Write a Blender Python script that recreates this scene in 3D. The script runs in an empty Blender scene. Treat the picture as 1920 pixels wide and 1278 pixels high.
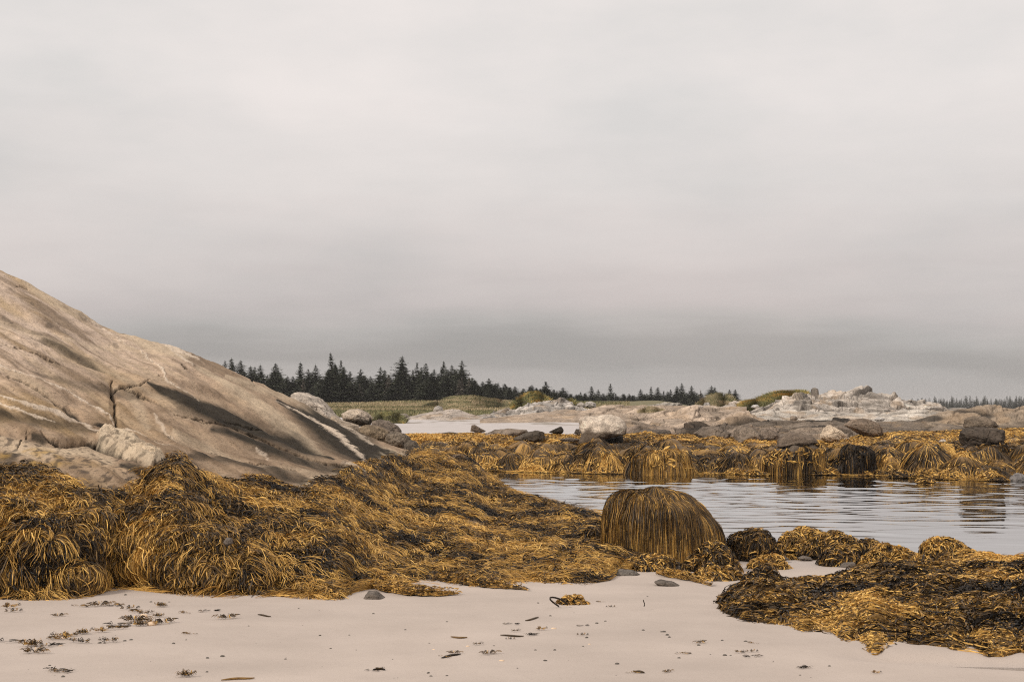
import bpy, math, random
import numpy as np
from mathutils import Vector
R = np.random.RandomState(7); random.seed(7)
F, HY, CH = 2667.0, 762.0, 1.6
SC = bpy.context.scene; COL = SC.collection

# ------------------------------------------------------------------ maths
def W(px, py, Y):
    px, py, Y = np.broadcast_arrays(np.asarray(px, float), np.asarray(py, float), np.asarray(Y, float))
    return np.stack([(px-960)/F*Y, Y, CH-(py-HY)/F*Y], -1)
def Yz(py, z): return (CH-z)/((py-HY)/F)
_G = np.random.RandomState(1).normal(size=(256, 3)); _G /= np.linalg.norm(_G, axis=1)[:, None]
def _h(i, j, k, s):
    h = (i*73856093) ^ (j*19349663) ^ (k*83492791) ^ (s*2654435761 & 0x7fffffff)
    h = (h ^ (h >> 13))*1274126177 & 0x7fffffff
    return (h ^ (h >> 11)) & 255
def pn(p, s=0):
    p = np.asarray(p, float); q = np.floor(p).astype(np.int64); f = p-q; w = f*f*f*(f*(f*6-15)+10)
    r = 0
    for a in (0, 1):
        for b in (0, 1):
            for c in (0, 1):
                g = _G[_h(q[..., 0]+a, q[..., 1]+b, q[..., 2]+c, s)]
                d = g[..., 0]*(f[..., 0]-a)+g[..., 1]*(f[..., 1]-b)+g[..., 2]*(f[..., 2]-c)
                r = r+d*(w[..., 0] if a else 1-w[..., 0])*(w[..., 1] if b else 1-w[..., 1])*(w[..., 2] if c else 1-w[..., 2])
    return r*1.5
def fbm(p, o=4, s=0, g=.5):
    r = 0; a = 1
    for i in range(o):
        r = r+a*pn(p, s+i); p = np.asarray(p)*2.03+7.1; a *= g
    return r
def cell(p, s=0):
    p = np.asarray(p, float); q = np.floor(p).astype(np.int64)
    F1 = np.full(p.shape[:-1], 9.); F2 = F1.copy(); V = np.zeros(p.shape); D = np.zeros(p.shape)
    for a in (-1, 0, 1):
        for b in (-1, 0, 1):
            for c in (-1, 0, 1):
                i, j, k = q[..., 0]+a, q[..., 1]+b, q[..., 2]+c
                o = np.stack([_h(i, j, k, s), _h(i, j, k, s+11), _h(i, j, k, s+23)], -1)/255.
                d = p-(np.stack([i, j, k], -1)+o); r = np.sqrt((d**2).sum(-1))
                n = r < F1
                F2 = np.where(n, F1, np.minimum(F2, r)); F1 = np.where(n, r, F1)
                V[n] = _G[_h(i, j, k, s+5)][n]; D[n] = d[n]
    return F1, F2, V, D
def ss(a, b, x):
    t = np.clip((x-a)/(b-a), 0, 1); return t*t*(3-2*t)
def lerp(a, b, t):
    return a+(b-a)*t
def mixc(a, b, t):
    return np.asarray(a)*(1-t[..., None])+np.asarray(b)*t[..., None]
def pline(X, Yp, pts):
    """1 at a polyline, 0 at its (x, y, width) edge"""
    m = np.zeros(X.shape)
    for (x0, y0, w0), (x1, y1, w1) in zip(pts[:-1], pts[1:]):
        dx, dy = x1-x0, y1-y0; L = dx*dx+dy*dy+1e-9
        t = np.clip(((X-x0)*dx+(Yp-y0)*dy)/L, 0, 1)
        d = np.hypot(X-x0-t*dx, Yp-y0-t*dy); m = np.maximum(m, 1-d/(w0+(w1-w0)*t))
    return m
def inpoly(X, Y, pts):
    c = np.zeros(X.shape, bool); n = len(pts)
    for i in range(n):
        x0, y0 = pts[i]; x1, y1 = pts[(i+1) % n]
        if y0 == y1: continue
        c ^= ((y0 > Y) != (y1 > Y)) & (X < (x1-x0)*(Y-y0)/(y1-y0)+x0)
    return c
def smooth_interp(xs, ys, x):
    """cubic through control points with clamped slopes"""
    xs = np.asarray(xs, float); ys = np.asarray(ys, float)
    d = np.diff(ys, axis=0)/np.diff(xs).reshape((-1,)+(1,)*(ys.ndim-1))
    m = np.concatenate([d[:1], (d[1:]+d[:-1])/2, d[-1:]])
    same = np.concatenate([d[:1], np.where(np.sign(d[1:]) == np.sign(d[:-1]), np.minimum(abs(d[1:]), abs(d[:-1]))*3, 0), d[-1:]])
    m = np.sign(m)*np.minimum(abs(m), abs(same))
    i = np.clip(np.searchsorted(xs, x)-1, 0, len(xs)-2); h = xs[i+1]-xs[i]; t = (np.asarray(x)-xs[i])/h
    sh = (-1,)+(1,)*(ys.ndim-1); t = t.reshape(sh); h = h.reshape(sh)
    return ((2*t**3-3*t**2+1)*ys[i]+(t**3-2*t**2+t)*h*m[i]+(-2*t**3+3*t**2)*ys[i+1]+(t**3-t**2)*h*m[i+1])

# ------------------------------------------------------------------ meshes
def mesh_obj(name, V, Q=None, T=None, mat=None, tone=None, col=None, parent=None, smooth=True):
    V = np.ascontiguousarray(V, np.float32).reshape(-1, 3)
    me = bpy.data.meshes.new(name); me.vertices.add(len(V)); me.vertices.foreach_set('co', V.ravel())
    Q = np.zeros((0, 4), int) if Q is None else np.asarray(Q); T = np.zeros((0, 3), int) if T is None else np.asarray(T)
    li = np.concatenate([Q.ravel(), T.ravel()]).astype(np.int32)
    tot = np.concatenate([np.full(len(Q), 4), np.full(len(T), 3)]).astype(np.int32)
    st = np.concatenate([[0], np.cumsum(tot)[:-1]]).astype(np.int32)
    me.loops.add(len(li)); me.loops.foreach_set('vertex_index', li)
    me.polygons.add(len(tot)); me.polygons.foreach_set('loop_start', st); me.polygons.foreach_set('loop_total', tot)
    me.polygons.foreach_set('use_smooth', np.full(len(tot), smooth))
    if tone is not None:
        a = me.attributes.new('tone', 'FLOAT', 'POINT'); a.data.foreach_set('value', np.ascontiguousarray(tone, np.float32).ravel())
    if col is not None:
        c = np.ones((len(V), 4), np.float32); c[:, :3] = np.asarray(col).reshape(-1, 3)
        a = me.attributes.new('Col', 'FLOAT_COLOR', 'POINT'); a.data.foreach_set('color', c.ravel())
    me.update(calc_edges=True); me.validate()
    if mat: me.materials.append(mat)
    o = bpy.data.objects.new(name, me); COL.objects.link(o)
    if parent: o.parent = parent
    return o
def grid_quads(nv, nu, keep=None, off=0):
    i = np.arange(nv*nu).reshape(nv, nu); q = np.stack([i[:-1, :-1], i[:-1, 1:], i[1:, 1:], i[1:, :-1]], -1)
    q = q[keep] if keep is not None else q.reshape(-1, 4)
    return q.reshape(-1, 4)+off
def tag(o, label, cat=None, group=None, kind=None):
    if label: o['label'] = label
    if cat: o['category'] = cat
    if group: o['group'] = group
    if kind: o['kind'] = kind
    return o
def empty(name, loc, label, cat, group=None):
    o = bpy.data.objects.new(name, None); COL.objects.link(o); o.location = loc
    return tag(o, label, cat, group)

class Surf:
    def __init__(s, P):
        s.P = P; s.nv, s.nu = P.shape[:2]; s.fin()
    def fin(s):
        s.Pv, s.Pu = np.gradient(s.P, axis=(0, 1)); n = np.cross(s.Pu, s.Pv)
        n /= np.linalg.norm(n, axis=-1, keepdims=True)+1e-12
        s.N = n*np.where(n[..., 2:3].mean() < 0, -1, 1); s.A = np.concatenate([s.P, s.Pu, s.Pv, s.N], -1)
    def disp(s, d):
        s.P = s.P+s.N*d[..., None]; s.fin()
    def at(s, u, v):
        u = np.clip(u, 0, s.nu-1.001); v = np.clip(v, 0, s.nv-1.001); i = u.astype(int); j = v.astype(int)
        fu = (u-i)[:, None]; fv = (v-j)[:, None]; A = s.A
        a = (A[j, i]*(1-fu)+A[j, i+1]*fu)*(1-fv)+(A[j+1, i]*(1-fu)+A[j+1, i+1]*fu)*fv
        N = a[:, 9:12]; N = N/(np.linalg.norm(N, axis=1, keepdims=True)+1e-9)
        return a[:, :3], a[:, 3:6], a[:, 6:9], N
def uvstep(Pu, Pv, d):
    a = (Pu*Pu).sum(1)+1e-12; b = (Pu*Pv).sum(1); c = (Pv*Pv).sum(1)+1e-12; e = (Pu*d).sum(1); f = (Pv*d).sum(1)
    D = np.maximum(a*c-b*b, 1e-14*a*c+1e-16)
    return (c*e-b*f)/D, (a*f-b*e)/D
def nrm(v):
    return v/(np.linalg.norm(v, axis=-1, keepdims=True)+1e-9)
def strands(S, u0, v0, tone, L, w, K=7, per=20, spread=.12, kg=2.5, kt=.5, kf=.6, flow=0., curl=.6, lift=.03,
            layer=.03, fan=.6, zmin=.01, up=0., seed=0, tj=.1, tipg=.12, fl_scale=1.2, turn=.19):
    """tufts of blades rooted at (u0, v0), following the surface downhill; returns verts, quads, tone"""
    rr = np.random.RandomState(100+seed); nt = len(u0); n = nt*per; idx = np.repeat(np.arange(nt), per)
    u = u0[idx].astype(float); v = v0[idx].astype(float)
    P, Pu, Pv, N = S.at(u, v)
    ang = rr.uniform(0, 6.283, n); off = np.stack([np.cos(ang), np.sin(ang), 0*ang], 1)
    off -= N*(off*N).sum(1)[:, None]
    du, dv = uvstep(Pu, Pv, off*(spread*np.sqrt(rr.rand(n)))[:, None]); mx = 25
    u += np.clip(du, -mx, mx); v += np.clip(dv, -mx, mx)
    ta = rr.uniform(0, 6.283, nt)[idx]; tdir = np.stack([np.cos(ta), np.sin(ta), 0*ta], 1)
    Ln = (L*rr.uniform(.55, 1.25, nt)[idx]*rr.uniform(.6, 1.15, n)); wn = w*rr.uniform(.6, 1.35, n)
    lay = layer*rr.rand(n); lf = lift*rr.rand(n)*rr.uniform(.2, 1.6, nt)[idx]; tw = rr.uniform(-1.1, 1.1, n)
    upn = up*rr.uniform(.1, 1., n)
    d = None; Vs = []; trn = rr.normal(0, turn, n)
    for k in range(K):
        t = k/(K-1.); P, Pu, Pv, N = S.at(u, v)
        g = np.zeros_like(N); g[:, 2] = -1; g -= N*(g*N).sum(1)[:, None]
        th = (flow(P) if callable(flow) else flow)+1.7*pn(P*[1, 1, .3]/fl_scale, 40+seed); fdir = np.stack([np.cos(th), np.sin(th), 0*th], 1)
        c = np.stack([pn(P*7.+3, 50), pn(P*7.+9, 51), 0*th], 1)*1.3
        nd = g*kg+fdir*kf+tdir*kt+c*curl
        if d is None: d = nd+off*fan
        else: d = d*1.3+nd*.5+np.cross(N, d)*trn[:, None]
        d = d-N*(d*N).sum(1)[:, None]; d = nrm(d)
        C = P+N*(lay+lf*4*t*(1-t)+.004)[:, None]; C[:, 2] += upn*t*(1.6-t)
        C[:, 2] = np.maximum(C[:, 2], zmin+lay*.3)
        side = nrm(np.cross(N, d)); side = side*np.cos(tw+1.5*t)[:, None]+N*np.sin(tw+1.5*t)[:, None]
        ww = wn*(.55+.9*t-.95*t**3 if K > 3 else 1-.4*t)
        Vs.append(np.stack([C-side*ww[:, None]*.5, C+side*ww[:, None]*.5], 1))
        st = Ln/(K-1); du, dv = uvstep(Pu, Pv, d*st[:, None]); u += np.clip(du, -mx, mx); v += np.clip(dv, -mx, mx)
    V = np.stack(Vs, 1)                                     # n,K,2,3
    base = (np.arange(n)*K*2)[:, None]+np.arange(K-1)[None]*2
    Q = np.stack([base, base+1, base+3, base+2], -1).reshape(-1, 4)
    tn = (tone[idx]+rr.normal(0, tj, n))[:, None]+tipg*np.linspace(-1, 1, K)[None]
    return V.reshape(-1, 3), Q, np.repeat(tn, 2, 1).reshape(-1)
def join(parts):
    Vs, Qs, Ts = [], [], []; o = 0
    for V, Q, t in parts:
        Vs.append(V.reshape(-1, 3)); Qs.append(Q+o); Ts.append(np.asarray(t, float).reshape(-1)); o += len(Vs[-1])
    return np.concatenate(Vs), np.concatenate(Qs), np.clip(np.concatenate(Ts), 0, 1)

# ------------------------------------------------------------------ materials
def mat_new(name, rough=.8, spec=.3):
    m = bpy.data.materials.new(name); m.use_nodes = True; nt = m.node_tree; b = nt.nodes['Principled BSDF']
    b.inputs['Roughness'].default_value = rough; b.inputs['Specular IOR Level'].default_value = spec
    return m, nt, b
def ramp(nt, fac, stops):
    r = nt.nodes.new('ShaderNodeValToRGB'); nt.links.new(fac, r.inputs[0]); e = r.color_ramp.elements
    while len(e) > 1: e.remove(e[-1])
    e[0].position = stops[0][0]; e[0].color = (*stops[0][1], 1)
    for p, c in stops[1:]:
        x = e.new(p); x.color = (*c, 1)
    return r.outputs[0]
def noise(nt, scale, detail=4, rough=.6, vec=None):
    n = nt.nodes.new('ShaderNodeTexNoise'); n.inputs['Scale'].default_value = scale
    n.inputs['Detail'].default_value = detail; n.inputs['Roughness'].default_value = rough
    if vec is None:
        g = nt.nodes.new('ShaderNodeNewGeometry'); vec = g.outputs['Position']
    nt.links.new(vec, n.inputs['Vector']); return n.outputs['Fac']
def mul(nt, a, b, mode='MULTIPLY', fac=1.):
    n = nt.nodes.new('ShaderNodeMix'); n.data_type = 'RGBA'; n.blend_type = mode
    if isinstance(fac, float): n.inputs[0].default_value = fac
    else: nt.links.new(fac, n.inputs[0])
    for s, x in ((6, a), (7, b)):
        if isinstance(x, tuple): n.inputs[s].default_value = (*x, 1)
        else: nt.links.new(x, n.inputs[s])
    return n.outputs[2]
def bump(nt, b, h, dist, strength=1.):
    n = nt.nodes.new('ShaderNodeBump'); n.inputs['Distance'].default_value = dist; n.inputs['Strength'].default_value = strength
    nt.links.new(h, n.inputs['Height'])
    if b.inputs['Normal'].is_linked: nt.links.new(b.inputs['Normal'].links[0].from_socket, n.inputs['Normal'])
    nt.links.new(n.outputs[0], b.inputs['Normal'])
def attr(nt, name):
    a = nt.nodes.new('ShaderNodeAttribute'); a.attribute_name = name; return a
def rock_mat(name, s=1., rough=.82, speck=.5, bd=.01, spec=.25):
    m, nt, b = mat_new(name, rough, spec); c = attr(nt, 'Col').outputs['Color']
    v = ramp(nt, noise(nt, 2.3*s, 6, .62), [(.3, (.72, .70, .68)), (.5, (1, 1, 1)), (.7, (1.22, 1.2, 1.16))]); c = mul(nt, c, v)
    v = ramp(nt, noise(nt, 26*s, 5, .75), [(.33, (1-speck,)*3), (.47, (1, 1, 1)), (.6, (1, 1, 1)), (.72, (1+speck*.8,)*3)]); c = mul(nt, c, v)
    nt.links.new(c, b.inputs['Base Color'])
    bump(nt, b, noise(nt, 5*s, 6, .65), bd*4); bump(nt, b, noise(nt, 30*s, 4, .7), bd)
    return m
KS = [(0, (.009, .006, .004)), (.22, (.027, .018, .011)), (.40, (.085, .055, .028)), (.60, (.22, .125, .040)),
      (.8, (.48, .265, .064)), (1, (.75, .46, .13))]
def kelp_mat(name, stops=KS, rough=.5, spec=.2):
    m, nt, b = mat_new(name, rough, spec); c = ramp(nt, attr(nt, 'tone').outputs['Fac'], stops)
    c = mul(nt, c, ramp(nt, noise(nt, 45, 3), [(.3, (.6, .6, .6)), (.5, (1, 1, 1)), (.7, (1.3, 1.3, 1.25))])); nt.links.new(c, b.inputs['Base Color'])
    return m
M_dome = rock_mat('granite_dome', 1., .9, .55, .011, .08)
M_rock = rock_mat('granite_far', 1., .9, .6, .03, .1)
M_wet = rock_mat('granite_wet', 1.5, .7, .5, .012, .12)
M_kelp = kelp_mat('rockweed')
def flat_mat(name, col, rough=.8, var=.25, s=8):
    m, nt, b = mat_new(name, rough, .25)
    c = mul(nt, col, ramp(nt, noise(nt, s), [(.3, (1-var,)*3), (.7, (1+var,)*3)])); nt.links.new(c, b.inputs['Base Color']); return m

# ------------------------------------------------------------------ ground
def ground_z(x, y):
    x, y = np.broadcast_arrays(np.asarray(x, float), np.asarray(y, float))
    z = np.interp(y, [-50, 4, 8, 11.5, 13.5, 15.2, 17, 21, 32, 34.5, 36, 38, 41.5, 46, 75, 84, 110, 190, 215, 320, 450, 3500],
                  [.5, .16, .075, .04, .022, -.006, -.035, -.14, -.5, -.25, -.05, .18, .60, .80, .95, 1.03, 1.25, 1.95, 2.3, 1.8, .6, .3])
    left = ss(-1.8, -3.6, x)*ss(19, 24, y); z = lerp(z, np.maximum(z, .12+0*y), left)
    z = lerp(z, np.minimum(z, .95-.5*ss(200, 500, y)), ss(.10, .15, x/np.maximum(y, 1))*(y > 75))
    # shallow runnel at the near right
    u = x-1.85; cy = 8.74-.14*u; z = z-.15*ss(0, .9, u)*np.exp(-((y-cy)/.17)**2)-.030*ss(.5, 1.5, u)*ss(9.6, 8.9, y)*ss(7, 8.6, y)
    z = z+.035*ss(-9, 4, -x)*ss(15, 12, y)
    n = fbm(np.stack([x/2.6, y/3.2, 0*x], -1), 3, 3); z = z+.012*n*ss(16, 11, y)+.05*n*ss(40, 60, y)
    z = z+.004*fbm(np.stack([x/.8, y/.5, 0*x], -1), 3, 9)*ss(16, 13, y)
    z = z+.5*fbm(np.stack([x/30, y/30, 0*x], -1), 3, 5)*ss(90, 160, y)
    z = z+ss(-.6, -1.5, (x-20)/18.)*0+ss(35, 60, abs(x))*1.2*ss(50, 30, y)
    return z
def build_ground():
    xs = np.concatenate([-np.geomspace(12, 3000, 60)[::-1], np.linspace(-11.9, 11.9, 420), np.geomspace(12, 3000, 60)])
    ys = np.concatenate([np.linspace(-60, 3, 30), np.linspace(3.3, 20, 520), np.linspace(20.3, 90, 200), np.geomspace(91, 3500, 90)])
    X, Y = np.meshgrid(xs, ys); Z = ground_z(X, Y)
    n = fbm(np.stack([X/1.5, Y/.9, 0*X], -1), 4, 21); C = np.zeros(X.shape+(3,))+[.47, .395, .340]
    C = C*(1+.07*n[..., None]+.05*fbm(np.stack([X*.35+Y*.2, Y*1.4-X*.3, 0*X], -1), 4, 23)[..., None])
    wet = ss(.036, .0, Z+.012*n)*(Y < 20)
    C = mixc(C, [.43, .365, .32], wet*.9)
    C = mixc(C, [.20, .14, .085], ss(18.5, 24, Y+1.2*n)*(Y < 36)*.92)
    far = ss(38, 44, Y); C = mixc(C, [.50, .455, .43], far); C = mixc(C, [.15, .12, .09], far*ss(.045, .06, X/np.maximum(Y, 1))*(Y < 60))
    C = mixc(C, [.20, .12, .04], ss(33, 34, Y)*ss(43, 41, Y))
    wr = ss(.15, .5, pn(np.stack([X/2.5, Y/5, 0*X], -1), 31)+.5*pn(np.stack([X/.5, Y/2, 0*X], -1), 32))*ss(52, 60, Y)*ss(74, 68, Y)
    C = mixc(C, [.22, .18, .13], wr*.8)
    g = ss(78, 84, Y+2*n); C = mixc(C, [.17, .145, .07], g); C = mixc(C, [.22, .19, .16], ss(.11, .15, X/np.maximum(Y, 1))*(Y > 60))
    o = mesh_obj('ground', np.stack([X, Y, Z], -1), grid_quads(*X.shape), col=C)
    m, nt, b = mat_new('sand', .85, .25); c = attr(nt, 'Col').outputs['Color']
    c = mul(nt, c, ramp(nt, noise(nt, 1.3, 5, .6), [(.3, (.93, .925, .92)), (.7, (1.06, 1.06, 1.06))]))
    c = mul(nt, c, ramp(nt, noise(nt, 160, 3, .8), [(.33, (.72, .7, .68)), (.45, (1, 1, 1)), (.62, (1, 1, 1)), (.75, (1.2, 1.2, 1.2))]))
    nt.links.new(c, b.inputs['Base Color'])
    gm = nt.nodes.new('ShaderNodeNewGeometry'); sp = nt.nodes.new('ShaderNodeSeparateXYZ'); nt.links.new(gm.outputs['Position'], sp.inputs[0])
    mr = nt.nodes.new('ShaderNodeMapRange'); nt.links.new(sp.outputs[2], mr.inputs[0])
    mr.inputs[1].default_value = .0; mr.inputs[2].default_value = .03; mr.inputs[3].default_value = .3; mr.inputs[4].default_value = .85
    nt.links.new(mr.outputs[0], b.inputs['Roughness'])
    bump(nt, b, noise(nt, 9, 5, .6), .006); bump(nt, b, noise(nt, 120, 3, .7), .0015)
    o.data.materials.append(m); o['kind'] = 'structure'; o['label'] = 'pale smooth sand beach running back to meadow'
build_ground()

def build_water():
    xs = np.concatenate([np.linspace(-45, -6.2, 25), np.linspace(-6, 17, 330), np.linspace(17.5, 55, 25)])
    ys = np.concatenate([np.linspace(6.5, 13, 30), np.linspace(13.05, 37, 520)])
    X, Y = np.meshgrid(xs, ys); p = lambda a, b: np.stack([X/a, (Y+.12*X)/b, 0*X], -1)
    calm = ss(15.0, 19.5, Y+1.2*pn(p(3, 3), 3)); calm2 = lerp(1, .3, ss(29, 34, Y))
    patch = .6+.6*ss(-.3, .3, pn(p(5, 6), 4))
    Z = calm*calm2*patch*lerp(.3, .72, ss(17, 23, Y))*(.022*pn(p(.9, .46), 61)+.011*pn(p(.42, .22), 62)+.014*pn(p(2.2, 1.1), 63))
    o = mesh_obj('water', np.stack([X, Y, Z], -1), grid_quads(*X.shape))
    m = bpy.data.materials.new('water'); m.use_nodes = True; nt = m.node_tree; nt.nodes.clear()
    out = nt.nodes.new('ShaderNodeOutputMaterial'); mx = nt.nodes.new('ShaderNodeMixShader'); fr = nt.nodes.new('ShaderNodeFresnel')
    fr.inputs[0].default_value = 1.36; t = nt.nodes.new('ShaderNodeBsdfTransparent'); t.inputs[0].default_value = (.93, .88, .81, 1)
    g = nt.nodes.new('ShaderNodeBsdfGlossy'); g.inputs['Roughness'].default_value = .02
    bp = nt.nodes.new('ShaderNodeBump'); bp.inputs['Distance'].default_value = .004
    nt.links.new(noise(nt, 7, 3, .6), bp.inputs['Height']); bp.inputs['Strength'].default_value = .12
    nt.links.new(bp.outputs[0], g.inputs['Normal']); nt.links.new(bp.outputs[0], fr.inputs['Normal'])
    mq = nt.nodes.new('ShaderNodeMath'); mq.operation = 'MULTIPLY'; mq.use_clamp = True; mq.inputs[1].default_value = 1.9; nt.links.new(fr.outputs[0], mq.inputs[0]); nt.links.new(mq.outputs[0], mx.inputs[0]); nt.links.new(t.outputs[0], mx.inputs[1]); nt.links.new(g.outputs[0], mx.inputs[2])
    nt.links.new(mx.outputs[0], out.inputs[0]); o.data.materials.append(m)
    o['kind'] = 'structure'; o['label'] = 'calm rippled tidal pool'
build_water()

# ------------------------------------------------------------------ the big granite headland
NU, NV = 880, 520
HC = [  # px, sand(py,Y), seaweed top(py,Y), crest(py,Y)
 (-700, 1135, 11.2, 900, 14, 290, 20), (-300, 1132, 11.3, 890, 13.8, 395, 20.3), (0, 1125, 11.4, 882, 13.7, 505, 21),
 (100, 1122, 11.4, 905, 13.5, 558, 21.5), (150, 1118, 11.5, 928, 13.3, 588, 21.8), (200, 1110, 11.6, 925, 13.5, 614, 22), (270, 1106, 11.75, 900, 14.1, 636, 22.3),
 (325, 1110, 11.7, 858, 15, 651, 22.6), (372, 1112, 11.6, 893, 14.7, 669, 23), (470, 1120, 11.5, 908, 15.1, 710, 24), (560, 1120, 11.5, 916, 15.5, 753, 25),
 (620, 1120, 11.5, 908, 16.2, 786, 25.6), (660, 1122, 11.5, 882, 18.2, 804, 26), (700, 1124, 11.5, 868, 20.3, 822, 26.5), (745, 1124, 11.5, 855, 22.7, 838, 26.5), (775, 1125, 11.5, 849, 23.9, 847, 25.5),
 (830, 1120, 11.6, 859, 23.6, 857, 25), (875, 1112, 11.8, 867, 23.4, 864, 24.5), (908, 1108, 11.9, 896, 22.9, 892, 23.8),
 (945, 1107, 11.9, 925, 21.2, 921, 22.2), (1000, 1104, 12, 945, 20, 942, 21), (1060, 1095, 12.2, 960, 18.9, 956, 20), (1120, 1088, 12.4, 980, 17.6, 976, 18.5),
 (1165, 1083, 12.6, 1012, 15.9, 1006, 16.6), (1215, 1073, 12.95, 1043, 14.3, 1040, 14.9)]
def headland():
    H = np.array(HC, float); pu = np.concatenate([np.linspace(-700, -60, 90), np.linspace(-56, 1215, NU-90)])
    c = smooth_interp(H[:, 0], H[:, 1:], pu)
    py0, Y0, py1, Y1, pyc, Yc = c.T
    SB = np.array([(-700, 1130), (0, 1125), (60, 1127), (150, 1126), (175, 1119), (195, 1108), (240, 1104), (285, 1110), (330, 1119), (400, 1121), (480, 1121), (515, 1116), (560, 1121), (640, 1125), (655, 1110), (700, 1100), (760, 1098), (785, 1092), (805, 1090), (850, 1097),
                   (900, 1102), (925, 1096), (950, 1090), (985, 1096), (1020, 1105), (1040, 1097), (1090, 1099), (1112, 1091), (1145, 1084), (1160, 1070), (1215, 1056)], float)
    py0 = np.interp(pu, SB[:, 0], SB[:, 1]); Y0 = Yz(py0, .038)
    rows = [(0, py0+6, Y0-.25), (.04, py0, Y0)]
    lo = ss(380, 620, pu)
    rows += [(.12, py0-(py0-py1)*lerp(.20, .11, lo), Y0+lerp(.05, .09, lo)*(Y1-Y0)), (.26, py0-(py0-py1)*lerp(.60, .46, lo), Y0+.34*(Y1-Y0)), (.38, py1, Y1)]
    for t, a, b in ((.5, .22, .14), (.62, .46, .32), (.74, .70, .54), (.84, .90, .80), (.9, 1., 1.)):
        rows.append((t, py1+(pyc-py1)*a, Y1+(Yc-Y1)*b))
    t = np.array([r[0] for r in rows]); A = np.array([np.stack([r[1]*np.ones_like(pu), r[2]*np.ones_like(pu)], -1) for r in rows])
    nf = int(NV*.93); tv = np.linspace(0, .9, nf); B = smooth_interp(t, A, tv)
    PX = np.broadcast_to(pu, (nf, len(pu))); PY = B[..., 0]; YY = B[..., 1]; P = W(PX, PY, YY)
    # far side, falling away behind the crest
    nb = NV-nf; k = np.linspace(0, 1, nb+1)[1:, None]; cr = P[-1]
    back = np.zeros((nb, len(pu), 3)); yb = cr[:, 1]+k*5; back[..., 1] = yb; back[..., 0] = cr[:, 0]/cr[:, 1]*yb
    back[..., 2] = cr[:, 2]-(k*.35+k**2*.9)*(cr[:, 2]+.5)
    P = np.concatenate([P, back]); PX = np.broadcast_to(pu, (NV, len(pu))); PY = np.concatenate([PY, np.broadcast_to(PY[-1], (nb, len(pu)))])
    T = np.concatenate([tv, .9+.1*k[:, 0]])[:, None]*np.ones((1, len(pu)))
    return Surf(P), PX, PY, T
HS, HPX, HPY, HT = headland()
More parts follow.
